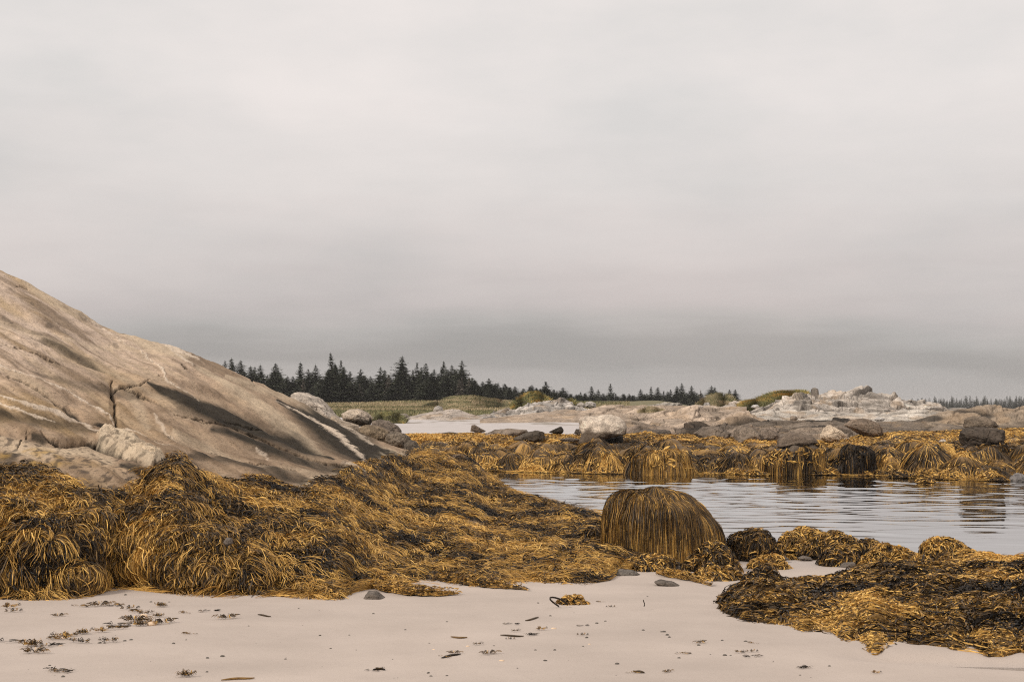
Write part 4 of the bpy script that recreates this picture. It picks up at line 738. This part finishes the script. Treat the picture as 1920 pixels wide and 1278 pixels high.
def green_mound(name, pts_c, pts_b, Yf, Yc, label, seed, tone, h, w, n, cat, orange=0., leafy=0):
    x0, x1 = pts_c[0][0], pts_c[-1][0]; nu = 120; pu = np.linspace(x0, x1, nu); pc = smooth_interp([a[0] for a in pts_c], [a[1] for a in pts_c], pu); pb_ = np.interp(pu, [a[0] for a in pts_b], [a[1] for a in pts_b])
    c = W(pu, pc, Yc); b = W(pu, pb_, Yf); P = np.zeros((50, nu, 3)); t = np.linspace(0, 1, 34)[:, None]; P[:34, :, 1] = b[:, 1]+(c[:, 1]-b[:, 1])*t; P[:34, :, 2] = b[:, 2]+(c[:, 2]-b[:, 2])*t**.6
    k = np.linspace(0, 1, 17)[1:, None]; P[34:, :, 1] = c[:, 1]+k*4; P[34:, :, 2] = c[:, 2]-k**1.5*(c[:, 2]-.5); P[..., 0] = (pu-960)/F*P[..., 1]
    P[..., 2] += .12*fbm(P/2, 3, seed)-h*.5; S = Surf(P)
    rr = np.random.RandomState(seed); u = rr.uniform(0, nu-2, n); v = rr.uniform(0, 44, n); p = S.at(u, v)[0]; tn = tone+.35*fbm(p/2., 3, seed+1)+.35*fbm(p/.5, 2, seed+2)+rr.normal(0, .13, n)
    V, Q, T, t2 = blade_set(p, n, h, w, tn, seed, lean=.5 if leafy else .28)
    V0 = P.reshape(-1, 3); Q = np.concatenate([grid_quads(50, nu), Q+len(V0)]); T = T+len(V0); V = np.concatenate([V0, V]); t2 = np.concatenate([.2+0*V0[:, 0], t2])
    ce = np.array([V0[:, 0].mean(), V0[:, 1].mean(), V0[:, 2].min()]); o = mesh_obj(name, V-ce, Q, T, mat=M_grass if not orange else M_shrub, tone=np.clip(t2, 0, 1)); o.location = ce
    tag(o, label, cat); return o
M_shrub = kelp_mat('shrub', [(0, (.07, .05, .035)), (.3, (.13, .125, .06)), (.55, (.24, .23, .10)), (.75, (.36, .28, .09)), (1, (.60, .34, .09))], .8, .15)
green_mound('dune', [(760, 772), (800, 760), (840, 747), (880, 744), (930, 749), (965, 755), (1000, 768)], [(760, 778), (1000, 782)], 108, 126, 'green overgrown dune in front of the dark spruces', 901, .50, .3, .12, 22000, 'dune')
green_mound('grass_hump', [(1303, 764), (1315, 752), (1330, 744), (1348, 741), (1365, 744), (1378, 754)], [(1303, 766), (1378, 764)], 84, 87, 'small green grassy hump on skyline right of the last spruces', 902, .50, .35, .05, 5000, 'grass')
green_mound('shrub_patch', [(1388, 764), (1400, 755), (1420, 748), (1445, 742), (1470, 736), (1495, 736), (1512, 741), (1520, 754)], [(1388, 768), (1520, 758)], 73, 76, 'low green and rusty orange shrubs on left shoulder of white ridge', 903, .62, .34, .07, 14000, 'shrub', orange=1., leafy=1)
green_mound('shrub_patch', [(960, 762), (975, 747), (990, 740), (1005, 738), (1020, 744), (1034, 756)], [(960, 766), (1034, 764)], 84, 88, 'rusty shrub patch behind the craggy outcrop left of centre', 904, .60, .3, .1, 4500, 'shrub', orange=1., leafy=1)
green_mound('shrub_patch', [(1040, 764), (1055, 754), (1070, 750), (1078, 764)], [(1040, 768), (1078, 767)], 86, 89, 'small brown shrub patch left of the two pale blocks', 905, .5, .28, .1, 2500, 'shrub', orange=1., leafy=1)
green_mound('grass_hump', [(1198, 774), (1215, 768), (1235, 769), (1248, 775)], [(1198, 777), (1248, 778)], 63, 65, 'little dry grass tuft in hollow of the tan ledge', 906, .62, .25, .04, 2500, 'grass')
green_mound('shrub_patch', [(700, 790), (718, 778), (745, 777), (760, 789)], [(700, 791), (760, 791)], 60, 64, 'small green plant patch at left end of far beach', 907, .38, .25, .05, 2500, 'shrub', orange=1., leafy=1)

# ------------------------------------------------------------------ spruces
M_needle = kelp_mat('spruce_needles', [(0, (.014, .019, .013)), (.5, (.045, .054, .035)), (1, (.12, .118, .075))], .85, .12)
M_bark = flat_mat('bark', (.10, .085, .07))
M_dead = flat_mat('dead_twigs', (.22, .19, .16))
def spruce_mesh(seed, H=1., Rr=.22, dens=1., gap=0., bare=0.):
    """crown of tiered, drooping branches carrying many small sprays, unit height"""
    rr = np.random.RandomState(seed); V = []; tn = []
    h = .02; lop = rr.uniform(0, 6.28)
    while h < .97:
        tier = rr.uniform(.62, 1.22); rad = Rr*((1-h)**.88)*tier*(1 if h > .1 else .85)+.006
        if rr.rand() < gap: rad *= .4
        nb = max(4, int((5+5*(1-h))*dens)); a0 = rr.uniform(0, 6.28)
        for b in range(nb):
            az = a0+b*6.283/nb+rr.normal(0, .3); Lb = rad*rr.uniform(.55, 1.25)*(1+.25*math.cos(az-lop)); dr = rr.uniform(.05, .5)*(1-h)-.35*h; dx, dy = math.cos(az), math.sin(az); hb = h+rr.normal(0, .004)
            ns = max(3, int(4+Lb*30))
            for k in range(ns):
                f = .12+.88*(k+.5*rr.rand())/ns; r = Lb*f; z = hb-r*dr*(1.1-.5*f)+.10*Lb*f*f
                s = (.013+.046*(1-h))*(1.25-.55*f)*rr.uniform(.6, 1.3)
                c = np.array([dx*r, dy*r, z])+rr.normal(0, .004, 3); a2 = az+rr.normal(0, .7)
                fx = np.array([math.cos(a2), math.sin(a2), rr.uniform(-.35, .3)])*s*1.3; sd = np.array([-math.sin(a2), math.cos(a2), rr.uniform(-.7, .7)])*s*.45
                V.append([c-fx*.5, c+sd, c+fx, c-sd]); tn.append(.38+.30*f+rr.normal(0, .15))
        h += (.022+.020*(1-h))*rr.uniform(.8, 1.3)
    for k in range(5): c = np.array([0, 0, .965+.008*k]); V.append([c-[.004, 0, 0], c+[0, .003, .014], c+[.004, 0, 0], c+[0, 0, -.012]]); tn.append(.5)
    V = np.array(V).reshape(-1, 3); n = len(V)//4
    return V, np.arange(n*4).reshape(n, 4), np.clip(np.repeat(tn, 4), 0, 1)
def trunk_mesh(r=.012):
    th = np.linspace(0, 2*np.pi, 7)[:-1]; z = np.linspace(-.03, .99, 9); V = np.array([[[r*(1.02-k)*math.cos(t)+.003*math.sin(9*k), r*(1.02-k)*math.sin(t), k] for t in th] for k in z]).reshape(-1, 3)
    i = np.arange(54).reshape(9, 6); j = np.roll(i, -1, 1); return V, np.stack([i[:-1], j[:-1], j[1:], i[1:]], -1).reshape(-1, 4)
PR = []
_tv, _tq = trunk_mesh(); TR = mesh_obj('trunk', _tv, _tq, mat=M_bark)
for i, (rw, de, ga) in enumerate([(.30, 1.7, .05), (.35, 1.8, .05), (.40, 1.8, .08), (.25, 1.6, .1), (.30, 1.4, .2), (.44, 1.9, .1), (.17, .45, .4)]):
    V, Q, t = spruce_mesh(1000+i, Rr=rw, dens=de, gap=ga); PR.append(mesh_obj('crown', V, Q, mat=M_needle if i < 6 else M_dead, tone=t, smooth=False))
def spruce(px, py_top, Y, k, label, group, base=None, wide=1.):
    x = (px-960)/F*Y; zb = float(ground_z(x, Y)) if base is None else base; zt = CH-(py_top-HY)/F*Y; H = max(zt-zb, 1.2)
    wide *= 1+.9*max(0, min(1, (5.5-H)/3.5))
    r = empty('spruce_tree', (x, Y, zb-.1), label, 'spruce tree', group); r.scale = (H*wide, H*wide, H*1.0); r.rotation_euler = (random.gauss(0, .025), random.gauss(0, .025), random.uniform(0, 6.28))
    c = PR[k].copy(); COL.objects.link(c); c.parent = r; c.name = 'crown'; t = TR.copy(); COL.objects.link(t); t.parent = r; t.name = 'trunk'
A, B = 'spruces in the dense stand behind the meadow', 'spruces in the thinner line behind the centre ledges'
LA, LB = 'dark green spruce of middling height in the dense stand behind the meadow', 'small dark spruce in the thinner line behind the centre ledges'
left = [(421, 672), (433, 668), (449, 672), (486, 680), (502, 700), (516, 677), (540, 702), (562, 676), (577, 688), (594, 680), (612, 690), (625, 658), (642, 672), (655, 692), (676, 688), (694, 702), (714, 685), (723, 690), (752, 664), (775, 690),
        (781, 676), (798, 676), (812, 688), (830, 674), (847, 680), (865, 672), (891, 710), (905, 712), (918, 706), (934, 715), (946, 716), (956, 722), (965, 721), (981, 725), (997, 718), (1013, 725), (1024, 712), (1043, 730), (1056, 723), (1071, 739)]
spec = {625: ('tall thin pointed spruce rising above its neighbours left of centre in the dense stand', 3), 752: ('broad tallest spruce near middle of the dense stand', 5), 865: ('tall full spruce near right end of the high part of the dense stand', 2), 642: ('thin topped spruce just right of the tallest thin one', 4),
        449: ('wide spruce rising directly behind the dome slope', 5), 1024: ('layered spruce with flat tiers at right end of the dense stand', 4), 516: ('bushy wide spruce just right of the dome skyline', 5), 830: ('slim tall spruce left of two taller ones near stand end', 3)}
wd = {449: 1.1, 516: 1.1, 752: 1.05, 486: 1.15, 562: 1.0}
for i, (x, y) in enumerate(left):
    l, k = spec.get(x, (LA, random.choice([0, 1, 2, 4, 1])))
    spruce(x, y+1, 196+random.uniform(-6, 6), k, l, A, wide=wd.get(x, 1.)*(1.35 if y > 700 else 1.12))
# the rows behind and between
tops = np.array([(p[0], p[1]) for p in left]); rt = random.Random(3)
for i in range(215):
    x = 405+690*i/215+rt.uniform(-4, 4); env = np.interp(x, tops[:, 0], tops[:, 1]); y = env+rt.uniform(6, 40)*(1 if x < 880 else .45)
    spruce(x, min(y, 742), 190+rt.uniform(-9, 26), rt.choice([0, 1, 2, 2, 5]), LA.replace('of middling height', 'half hidden among taller ones'), A, wide=1.15)
for i in range(8):
    x = rt.uniform(560, 880); spruce(x, rt.uniform(700, 722), 184, 6, 'grey leafless dead spruce among green ones in the dense stand', A)
right = [(1090, 733), (1099, 737), (1110, 722), (1121, 728), (1134, 739), (1145, 717), (1155, 736), (1171, 739), (1179, 742), (1188, 740), (1202, 727), (1209, 740), (1220, 723), (1233, 723), (1244, 731), (1251, 731), (1257, 728), (1269, 721), (1279, 716), (1296, 721), (1302, 735), (1333, 721), (1341, 724)]
for x, y in right:
    sp = {1145: ('tall slim spruce standing clear left in the thin line', 3), 1279: ('tallest spruce of the thinner line near its right end', 1), 1333: ('left one of the joined pair of spruces above the grassy hump', 2), 1341: ('right one of the joined pair of spruces above the grassy hump', 2), 1296: ('dark full spruce at right end before the gap', 2)}
    l, k = sp.get(x, (LB, random.choice([0, 1, 3, 4, 3]))); spruce(x, y, 235+random.uniform(-8, 8), k, l, B, base=1.0 if x < 1320 else 2.0, wide=1.05)
for i in range(80):
    x = 1070+248*i/80+rt.uniform(-3, 3); spruce(x, rt.uniform(734, 748), 235+rt.uniform(-10, 25), rt.choice([0, 1, 2, 5]), 'low dark spruce filling the foot of the thinner line', B, base=1.0, wide=1.3)
spruce(1313, 729, 225, 6, 'grey bare dead spruce in gap left of the joined pair', B, base=1.)
spruce(1379, 737, 140, 4, 'tiny windswept spruce alone at skyline right of grassy hump', B, base=2.2, wide=1.5)
spruce(1368, 741, 140, 4, 'tiniest spruce top showing over the grassy hump', B, base=2.2, wide=1.3)
for o in PR+[TR]: bpy.data.objects.remove(o)
def far_wood():
    rr = np.random.RandomState(8); Vs, Qs, Ts = [], [], []; o = 0
    pr = [spruce_mesh(1500+i, Rr=.2+.03*i, dens=.5, gap=.1) for i in range(4)]
    for i in range(330):
        px = rr.uniform(1690, 2250) if i > 60 else 1700+i*4+rr.uniform(-2, 2); Y = rr.uniform(640, 700); x = (px-960)/F*Y; zt = CH-((753-9*rr.rand()**1.7 if rr.rand() > .10 else 741)-HY+(4 if px < 1720 else 0))/F*Y
        zb = -.2; H = zt-zb; V, Q, t = pr[i % 4]; a = rr.uniform(0, 6.28); ca, sa = math.cos(a), math.sin(a); W_ = H*1.5
        V2 = np.stack([(V[:, 0]*ca-V[:, 1]*sa)*W_+x, (V[:, 0]*sa+V[:, 1]*ca)*W_+Y, V[:, 2]*H+zb], 1); Vs.append(V2); Qs.append(Q+o); Ts.append(t); o += len(V)
    tag(mesh_obj('distant_wood', np.concatenate(Vs), np.concatenate(Qs), mat=M_needle, tone=np.concatenate(Ts), smooth=False), 'hazy far off line of spruces on the right horizon', 'wood', kind='stuff')
far_wood()
# gull
def gull():
    c = W(1844, 764, 79); root = empty('gull', c-[0, 0, .12], 'small white gull standing on the dark far ledge at right', 'bird'); root.scale = (.42,)*3
    me = bpy.data.meshes.new('body'); import bmesh
    bm = bmesh.new(); bmesh.ops.create_uvsphere(bm, u_segments=16, v_segments=10, radius=.5)
    for v in bm.verts: v.co = Vector((v.co.x*.42*(1-.3*(v.co.x > 0)*v.co.x), v.co.y*.17, v.co.z*.17+.14+.06*v.co.x))
    b2 = bmesh.ops.create_uvsphere(bm, u_segments=12, v_segments=8, radius=.05)
    for v in b2['verts']: v.co += Vector((-.19, 0, .17))
    bm.to_mesh(me); bm.free(); me.materials.append(flat_mat('feathers', (.75, .73, .7), .7, .05)); o = bpy.data.objects.new('body', me); COL.objects.link(o); o.parent = root
    for s in (-.03, .03):
        V = np.array([[0, s, 0], [.01, s, 0], [.01, s+.01, 0], [0, s+.01, 0], [0, s, .1], [.01, s, .1], [.01, s+.01, .1], [0, s+.01, .1]])
        mesh_obj('leg', V, np.array([[0, 1, 5, 4], [1, 2, 6, 5], [2, 3, 7, 6], [3, 0, 4, 7]]), mat=M_bark, parent=root)
gull()

# ------------------------------------------------------------------ scraps and pebbles on the sand
def gpt(px, py):
    y = Yz(py, .04)
    for _ in range(4): y = Yz(py, float(ground_z((px-960)/F*y, y)))
    x = (px-960)/F*y; return np.array([x, y, float(ground_z(x, y))])
def scrap_mesh(seed, L, n, up, sh, w=.0055):
    g = np.linspace(-.6, .6, 13); X, Y = np.meshgrid(g, g); S = Surf(np.stack([X, Y, 0*X], -1)); rr = np.random.RandomState(seed)
    u = 6+rr.normal(0, L*7, n); v = 6+rr.normal(0, L*3, n)
    a = strands(S, u, v, .42+sh+rr.normal(0, .2, n), L, w, 5, 6, L*.3, kg=0, kt=1., kf=.2, curl=.8, lift=up, layer=up*.8, seed=seed, up=up, zmin=0.)
    V, Q, t = join([a]); return V, Q, t
SCR = []
for i in range(8):
    V, Q, t = scrap_mesh(2000+i, (.03, .045, .035, .06, .03, .05, .035, .06)[i], (8, 12, 9, 5, 14, 8, 16, 4)[i], (.014, .016, .02, .006, .022, .01, .018, .006)[i], (-.1, .05, -.25, 0, .15, -.15, .05, -.2)[i])
    SCR.append(mesh_obj('seaweed_scrap', V, Q, mat=M_kelp, tone=t))
SL = 'small dark dried rockweed scrap lying among others on the %s sand'
scr = {'left': [(15, 1140, 4), (25, 1147, 0), (108, 1155, 1), (165, 1137, 3), (185, 1136, 1), (212, 1136, 7), (228, 1135, 3), (302, 1137, 6), (243, 1142, 0), (249, 1147, 3), (296, 1156, 6), (268, 1152, 2), (243, 1160, 0), (250, 1165, 1), (262, 1164, 5), (310, 1168, 1), (262, 1173, 6), (283, 1171, 4),
                (225, 1172, 7), (235, 1176, 3), (190, 1185, 4), (212, 1180, 2), (155, 1188, 6), (135, 1192, 1), (95, 1198, 3), (121, 1198, 4), (60, 1211, 6), (80, 1213, 0), (100, 1210, 5), (62, 1224, 1), (22, 1204, 7), (209, 1204, 2), (150, 1205, 0), (98, 1258, 3), (112, 1259, 7), (348, 1268, 6), (345, 1188, 3), (339, 1148, 3), (388, 1146, 7), (429, 1159, 1)],
       'middle': [(1145, 1138, 0), (1120, 1128, 3), (965, 1184, 2), (1012, 1181, 4), (1090, 1173, 7), (957, 1198, 0), (894, 1209, 2), (850, 1225, 1), (842, 1232, 3), (915, 1226, 1), (710, 1255, 2), (1092, 1191, 0), (995, 1191, 5), (955, 1170, 7), (1250, 1260, 1), (1200, 1261, 3), (700, 1258, 7)],
       'right': [(1385, 1224, 2), (1410, 1222, 0), (1405, 1205, 3), (1315, 1205, 1), (1416, 1231, 7), (1640, 1262, 4), (1290, 1225, 3), (1510, 1252, 5)]}
for rg, ls in scr.items():
    for x, y, k in ls:
        o = SCR[k].copy(); COL.objects.link(o); o.location = gpt(x, y)+[0, 0, .002]; o.rotation_euler = (0, 0, random.choice([0, 3.14])+random.uniform(-.5, .5)); s = random.uniform(.5, 1.)*(1. if rg == 'left' else .6); o.scale = (s*1.2, s, s*1.1)
        tag(o, SL % rg, 'seaweed scrap', 'dried rockweed scraps on the %s sand' % rg)
for o in SCR: bpy.data.objects.remove(o)
o = clump(1072, 1140, 58, 11, .10, 'golden brown rockweed clump with a dark curled stalk alone on middle sand', 480, zb=.04, mix=1., n=3., group='lone weed clump', Lk=.7); del o['group']
def tube(name, pts, r, mat, parent=None, tone=None):
    pts = np.array(pts, float); n = len(pts); d = nrm(np.gradient(pts, axis=0)); a = nrm(np.cross(d, [0, 0, 1.])+1e-6); b = np.cross(a, d); rad = np.asarray(r)*np.ones(n)
    th = np.linspace(0, 2*np.pi, 7)[:-1]; V = (pts[:, None]+rad[:, None, None]*(a[:, None]*np.cos(th)[None, :, None]+b[:, None]*np.sin(th)[None, :, None]))
    i = np.arange(n*6).reshape(n, 6); j = np.roll(i, -1, 1); return mesh_obj(name, V, np.stack([i[:-1], j[:-1], j[1:], i[1:]], -1).reshape(-1, 4), mat=mat, parent=parent, tone=np.full(n*6, tone) if tone is not None else None)
ca = np.array(o.location); s = np.linspace(0, 1, 14)
g = gpt(1048, 1138); P0 = np.stack([g[0]+.0-.07*np.sin(s*4.4), g[1]+0*s-.02, g[2]+.01+.07*np.sin(s*3.0)], 1); tube('stalk', P0-ca, .007, M_kelp, o, .1)
g2 = gpt(1207, 1143); P0 = np.stack([g2[0]+.004*np.sin(s*5), g2[1]-.02+0*s, g2[2]+.03+.05*s], 1); tube('stalk', P0-np.array(st.location), .004, M_kelp, st, .12)
# fine stalks lying on the sand
for i, (x0, y0, x1, y1, tn) in enumerate([(415, 1276, 478, 1271, .6), (938, 1192, 982, 1193, .3), (845, 1195, 876, 1196, .5), (985, 1164, 1010, 1158, .4), (1187, 1258, 1208, 1262, .3), (700, 1255, 722, 1256, .1), (828, 1234, 864, 1226, .15), (483, 1153, 508, 1156, .3), (200, 1175, 245, 1174, .25)]):
    a, b = gpt(x0, y0), gpt(x1, y1); P0 = a+(b-a)*s[:, None]; P0[:, 1] += .015*np.sin(s*5+i); P0[:, 2] += .006; c = P0.mean(0)
    o = tube('weed_stalk', P0-c, .003+.004*np.sin(s*3.1), M_kelp, tone=tn); o.location = c; tag(o, 'thin bare weed stalk lying flat on pale sand', 'seaweed stalk', 'thin weed stalks on the sand')
# pebbles and shells
M_peb = flat_mat('pebble', (.10, .085, .07), .6); M_shell = flat_mat('shell', (.68, .50, .34), .6, .15, 30)
def peb_mesh(seed, r):
    import bmesh
    bm = bmesh.new(); bmesh.ops.create_icosphere(bm, subdivisions=2, radius=r); rr = np.random.RandomState(seed); a, b = rr.uniform(.7, 1.2), rr.uniform(.7, 1.)
    for v in bm.verts:
        n = float(pn(np.array(v.co)/r*.9+seed, seed)); v.co = Vector((v.co.x*a*(1+.3*n), v.co.y*b*(1+.3*n), max(v.co.z*.6*(1+.3*n), -r*.3)+r*.3))
    me = bpy.data.meshes.new('pebble'); bm.to_mesh(me); bm.free(); return me
PM = [peb_mesh(i, .012) for i in range(4)]; [m.materials.append(M_peb) for m in PM]; SM = [peb_mesh(i+9, .02) for i in range(2)]; [m.materials.append(M_shell) for m in SM]
pb2 = [(187, 1205), (196, 1205), (325, 1206), (417, 1230), (389, 1233), (388, 1259), (349, 1199), (234, 1201), (246, 1199), (118, 1268), (93, 1247), (317, 1128), (283, 1128), (235, 1115), (466, 1173), (805, 1205), (838, 1165), (1032, 1154), (600, 1191), (655, 1190), (838, 1266), (1009, 1130), (926, 1210), (1119, 1168), (1135, 1164),
       (1255, 1194), (1251, 1190), (1245, 1184), (1206, 1181), (1240, 1184), (1270, 1222), (1310, 1209), (1370, 1228), (1359, 1228), (1273, 1233), (1157, 1244), (1093, 1211), (1040, 1218), (970, 1252), (1022, 1238), (1004, 1218), (808, 1267), (803, 1261), (1214, 1118), (1332, 1226), (1398, 1202), (1100, 1195), (1354, 1200), (1500, 1265), (1555, 1248), (1450, 1240), (760, 1180), (700, 1150), (560, 1140), (620, 1215), (535, 1235), (480, 1205)]
rp2 = random.Random(12); pb2 += [(rp2.uniform(10, 1540), 1135+140*rp2.random()**.8) for _ in range(45)]
for i, (x, y) in enumerate(pb2):
    tiny = .4 if i > 55 else 1.
    o = bpy.data.objects.new('pebble', PM[i % 4]); COL.objects.link(o); o.location = gpt(x, y)-[0, 0, .002]; s_ = random.uniform(.45, 1.1)*tiny; o.scale = (s_*1.2, s_, s_); o.rotation_euler = (0, 0, random.uniform(0, 6)); tag(o, 'tiny dark pebble on the pale foreground sand', 'pebble', 'dark pebbles scattered on the sand')
for i, (x, y, s_, l) in enumerate([(270, 1155, 2.2, 'cream shell fragment with dark weed beside it in left scrap trail'), (285, 1171, 2.6, 'larger cream and tan shell piece right of the fragment in left trail'), (60, 1208, 1.6, 'pale shell bit in weed near the left end of scrap trail'), (114, 1210, .8, 'tiny white shell chip at lower end of scrap trail'), (120, 1196, 1.3, 'round tan shell bit in middle of scrap trail'),
                                   (1038, 1178, 1., 'cream shell bit at middle of sand'), (877, 1211, .9, 'peach shell bit left of middle'), (941, 1238, .9, 'peach shell bit nearer the camera below middle'), (1105, 1207, .7, 'flat white shell chip right of middle'), (813, 1217, .6, 'tiny orange shell chip at far left of middle sand')]):
    o = bpy.data.objects.new('shell', SM[i % 2]); COL.objects.link(o); o.location = gpt(x, y)-[0, 0, .003]; o.scale = (s_*.9, s_*.8, s_*.6); o.rotation_euler = (0, 0, i*1.3); tag(o, l, 'shell', 'pale shell bits on the sand')

# ------------------------------------------------------------------ air
def haze():
    V = np.array([[x, y, z] for x in (-3100, 3100) for y in (-100, 3600) for z in (-4., 14.)]); Q = np.array([[0, 1, 3, 2], [4, 6, 7, 5], [0, 4, 5, 1], [2, 3, 7, 6], [0, 2, 6, 4], [1, 5, 7, 3]])
    m = bpy.data.materials.new('haze'); m.use_nodes = True; nt = m.node_tree; nt.nodes.clear(); out = nt.nodes.new('ShaderNodeOutputMaterial'); pv = nt.nodes.new('ShaderNodeVolumePrincipled')
    pv.inputs['Color'].default_value = (.93, .90, .88, 1); pv.inputs['Density'].default_value = .00024; nt.links.new(pv.outputs[0], out.inputs['Volume'])
    o = mesh_obj('haze', V, Q, mat=m, smooth=False); o['kind'] = 'stuff'; o['label'] = 'thin pale sea haze filling the air over the shore'
haze()

# ------------------------------------------------------------------ light, sky, camera
EL, AZ = math.radians(38), math.radians(-128)       # sun from the left and behind the camera
sd = Vector((math.sin(AZ)*math.cos(EL), math.cos(AZ)*math.cos(EL), math.sin(EL)))
L = bpy.data.lights.new('sun', 'SUN'); L.energy = 2.2; L.angle = math.radians(8); L.color = (1, .93, .84); lo = bpy.data.objects.new('sun', L); COL.objects.link(lo)
lo.rotation_euler = sd.to_track_quat('Z', 'Y').to_euler()
w = bpy.data.worlds.new('World'); SC.world = w; w.use_nodes = True; nt = w.node_tree; bg = nt.nodes['Background']
sky = nt.nodes.new('ShaderNodeTexSky'); sky.sky_type = 'NISHITA'; sky.sun_disc = False; sky.sun_elevation = EL; sky.sun_rotation = AZ
tc = nt.nodes.new('ShaderNodeTexCoord'); sp = nt.nodes.new('ShaderNodeSeparateXYZ'); nt.links.new(tc.outputs['Generated'], sp.inputs[0])
def math_n(op, a, b):
    n = nt.nodes.new('ShaderNodeMath'); n.operation = op
    for i, x in enumerate((a, b)):
        if isinstance(x, (int, float)): n.inputs[i].default_value = x
        else: nt.links.new(x, n.inputs[i])
    return n.outputs[0]
def mapped(sx, sy, sz, off=0.):
    m = nt.nodes.new('ShaderNodeMapping'); m.inputs['Scale'].default_value = (sx, sy, sz); m.inputs['Location'].default_value = (off, off, off)
    nt.links.new(tc.outputs['Generated'], m.inputs[0]); return m.outputs[0]
n1 = noise(nt, 1., 4, .5, mapped(2.2, 2.2, 9)); n2 = noise(nt, 1., 4, .55, mapped(7, 7, 60, 3)); n3 = noise(nt, 1., 5, .55, mapped(4.2, 4.2, 11, 9))
z = math_n('ADD', sp.outputs[2], math_n('MULTIPLY', math_n('SUBTRACT', n1, .5), .10)); z = math_n('ADD', z, math_n('MULTIPLY', math_n('SUBTRACT', n2, .5), .035))
def g(v, r=1., b=1.): return (v*r*1.02, v*.962, v*.928*b)
c = ramp(nt, z, [(0, g(.44)), (.012, g(.435)), (.024, g(.375)), (.036, g(.385)), (.050, g(.47)), (.070, (.566, .515, .50)), (.10, (.648, .595, .575)), (.16, g(.72)), (.22, g(.80)), (.30, g(.82)), (1, g(1.))])
c = mul(nt, c, ramp(nt, n3, [(.33, (.91, .93, .935)), (.5, (1, 1, 1)), (.66, (1.07, 1.055, 1.05))]))
sk = mul(nt, sky.outputs[0], (.1, .1, .1)); c = mul(nt, c, sk, 'MIX', .04)
nt.links.new(c, bg.inputs[0]); bg.inputs[1].default_value = 1.
cam = bpy.data.cameras.new('camera'); co = bpy.data.objects.new('camera', cam); COL.objects.link(co); co.location = (0, 0, CH); co.rotation_euler = (math.radians(90), 0, 0)
cam.sensor_width = 36; cam.lens = F/1920*36; cam.shift_y = (HY-639)/1920; cam.clip_end = 6000; cam.clip_start = .1; SC.camera = co
SC.view_settings.view_transform = 'Standard'; SC.view_settings.look = 'None'; SC.view_settings.gamma = 1; SC.view_settings.exposure = 0
SC.cycles.use_adaptive_sampling = False; SC.cycles.use_denoising = False; SC.cycles.pixel_filter_type = 'BLACKMAN_HARRIS'; SC.cycles.filter_width = 1.15; SC.cycles.max_bounces = 6; SC.cycles.transparent_max_bounces = 12
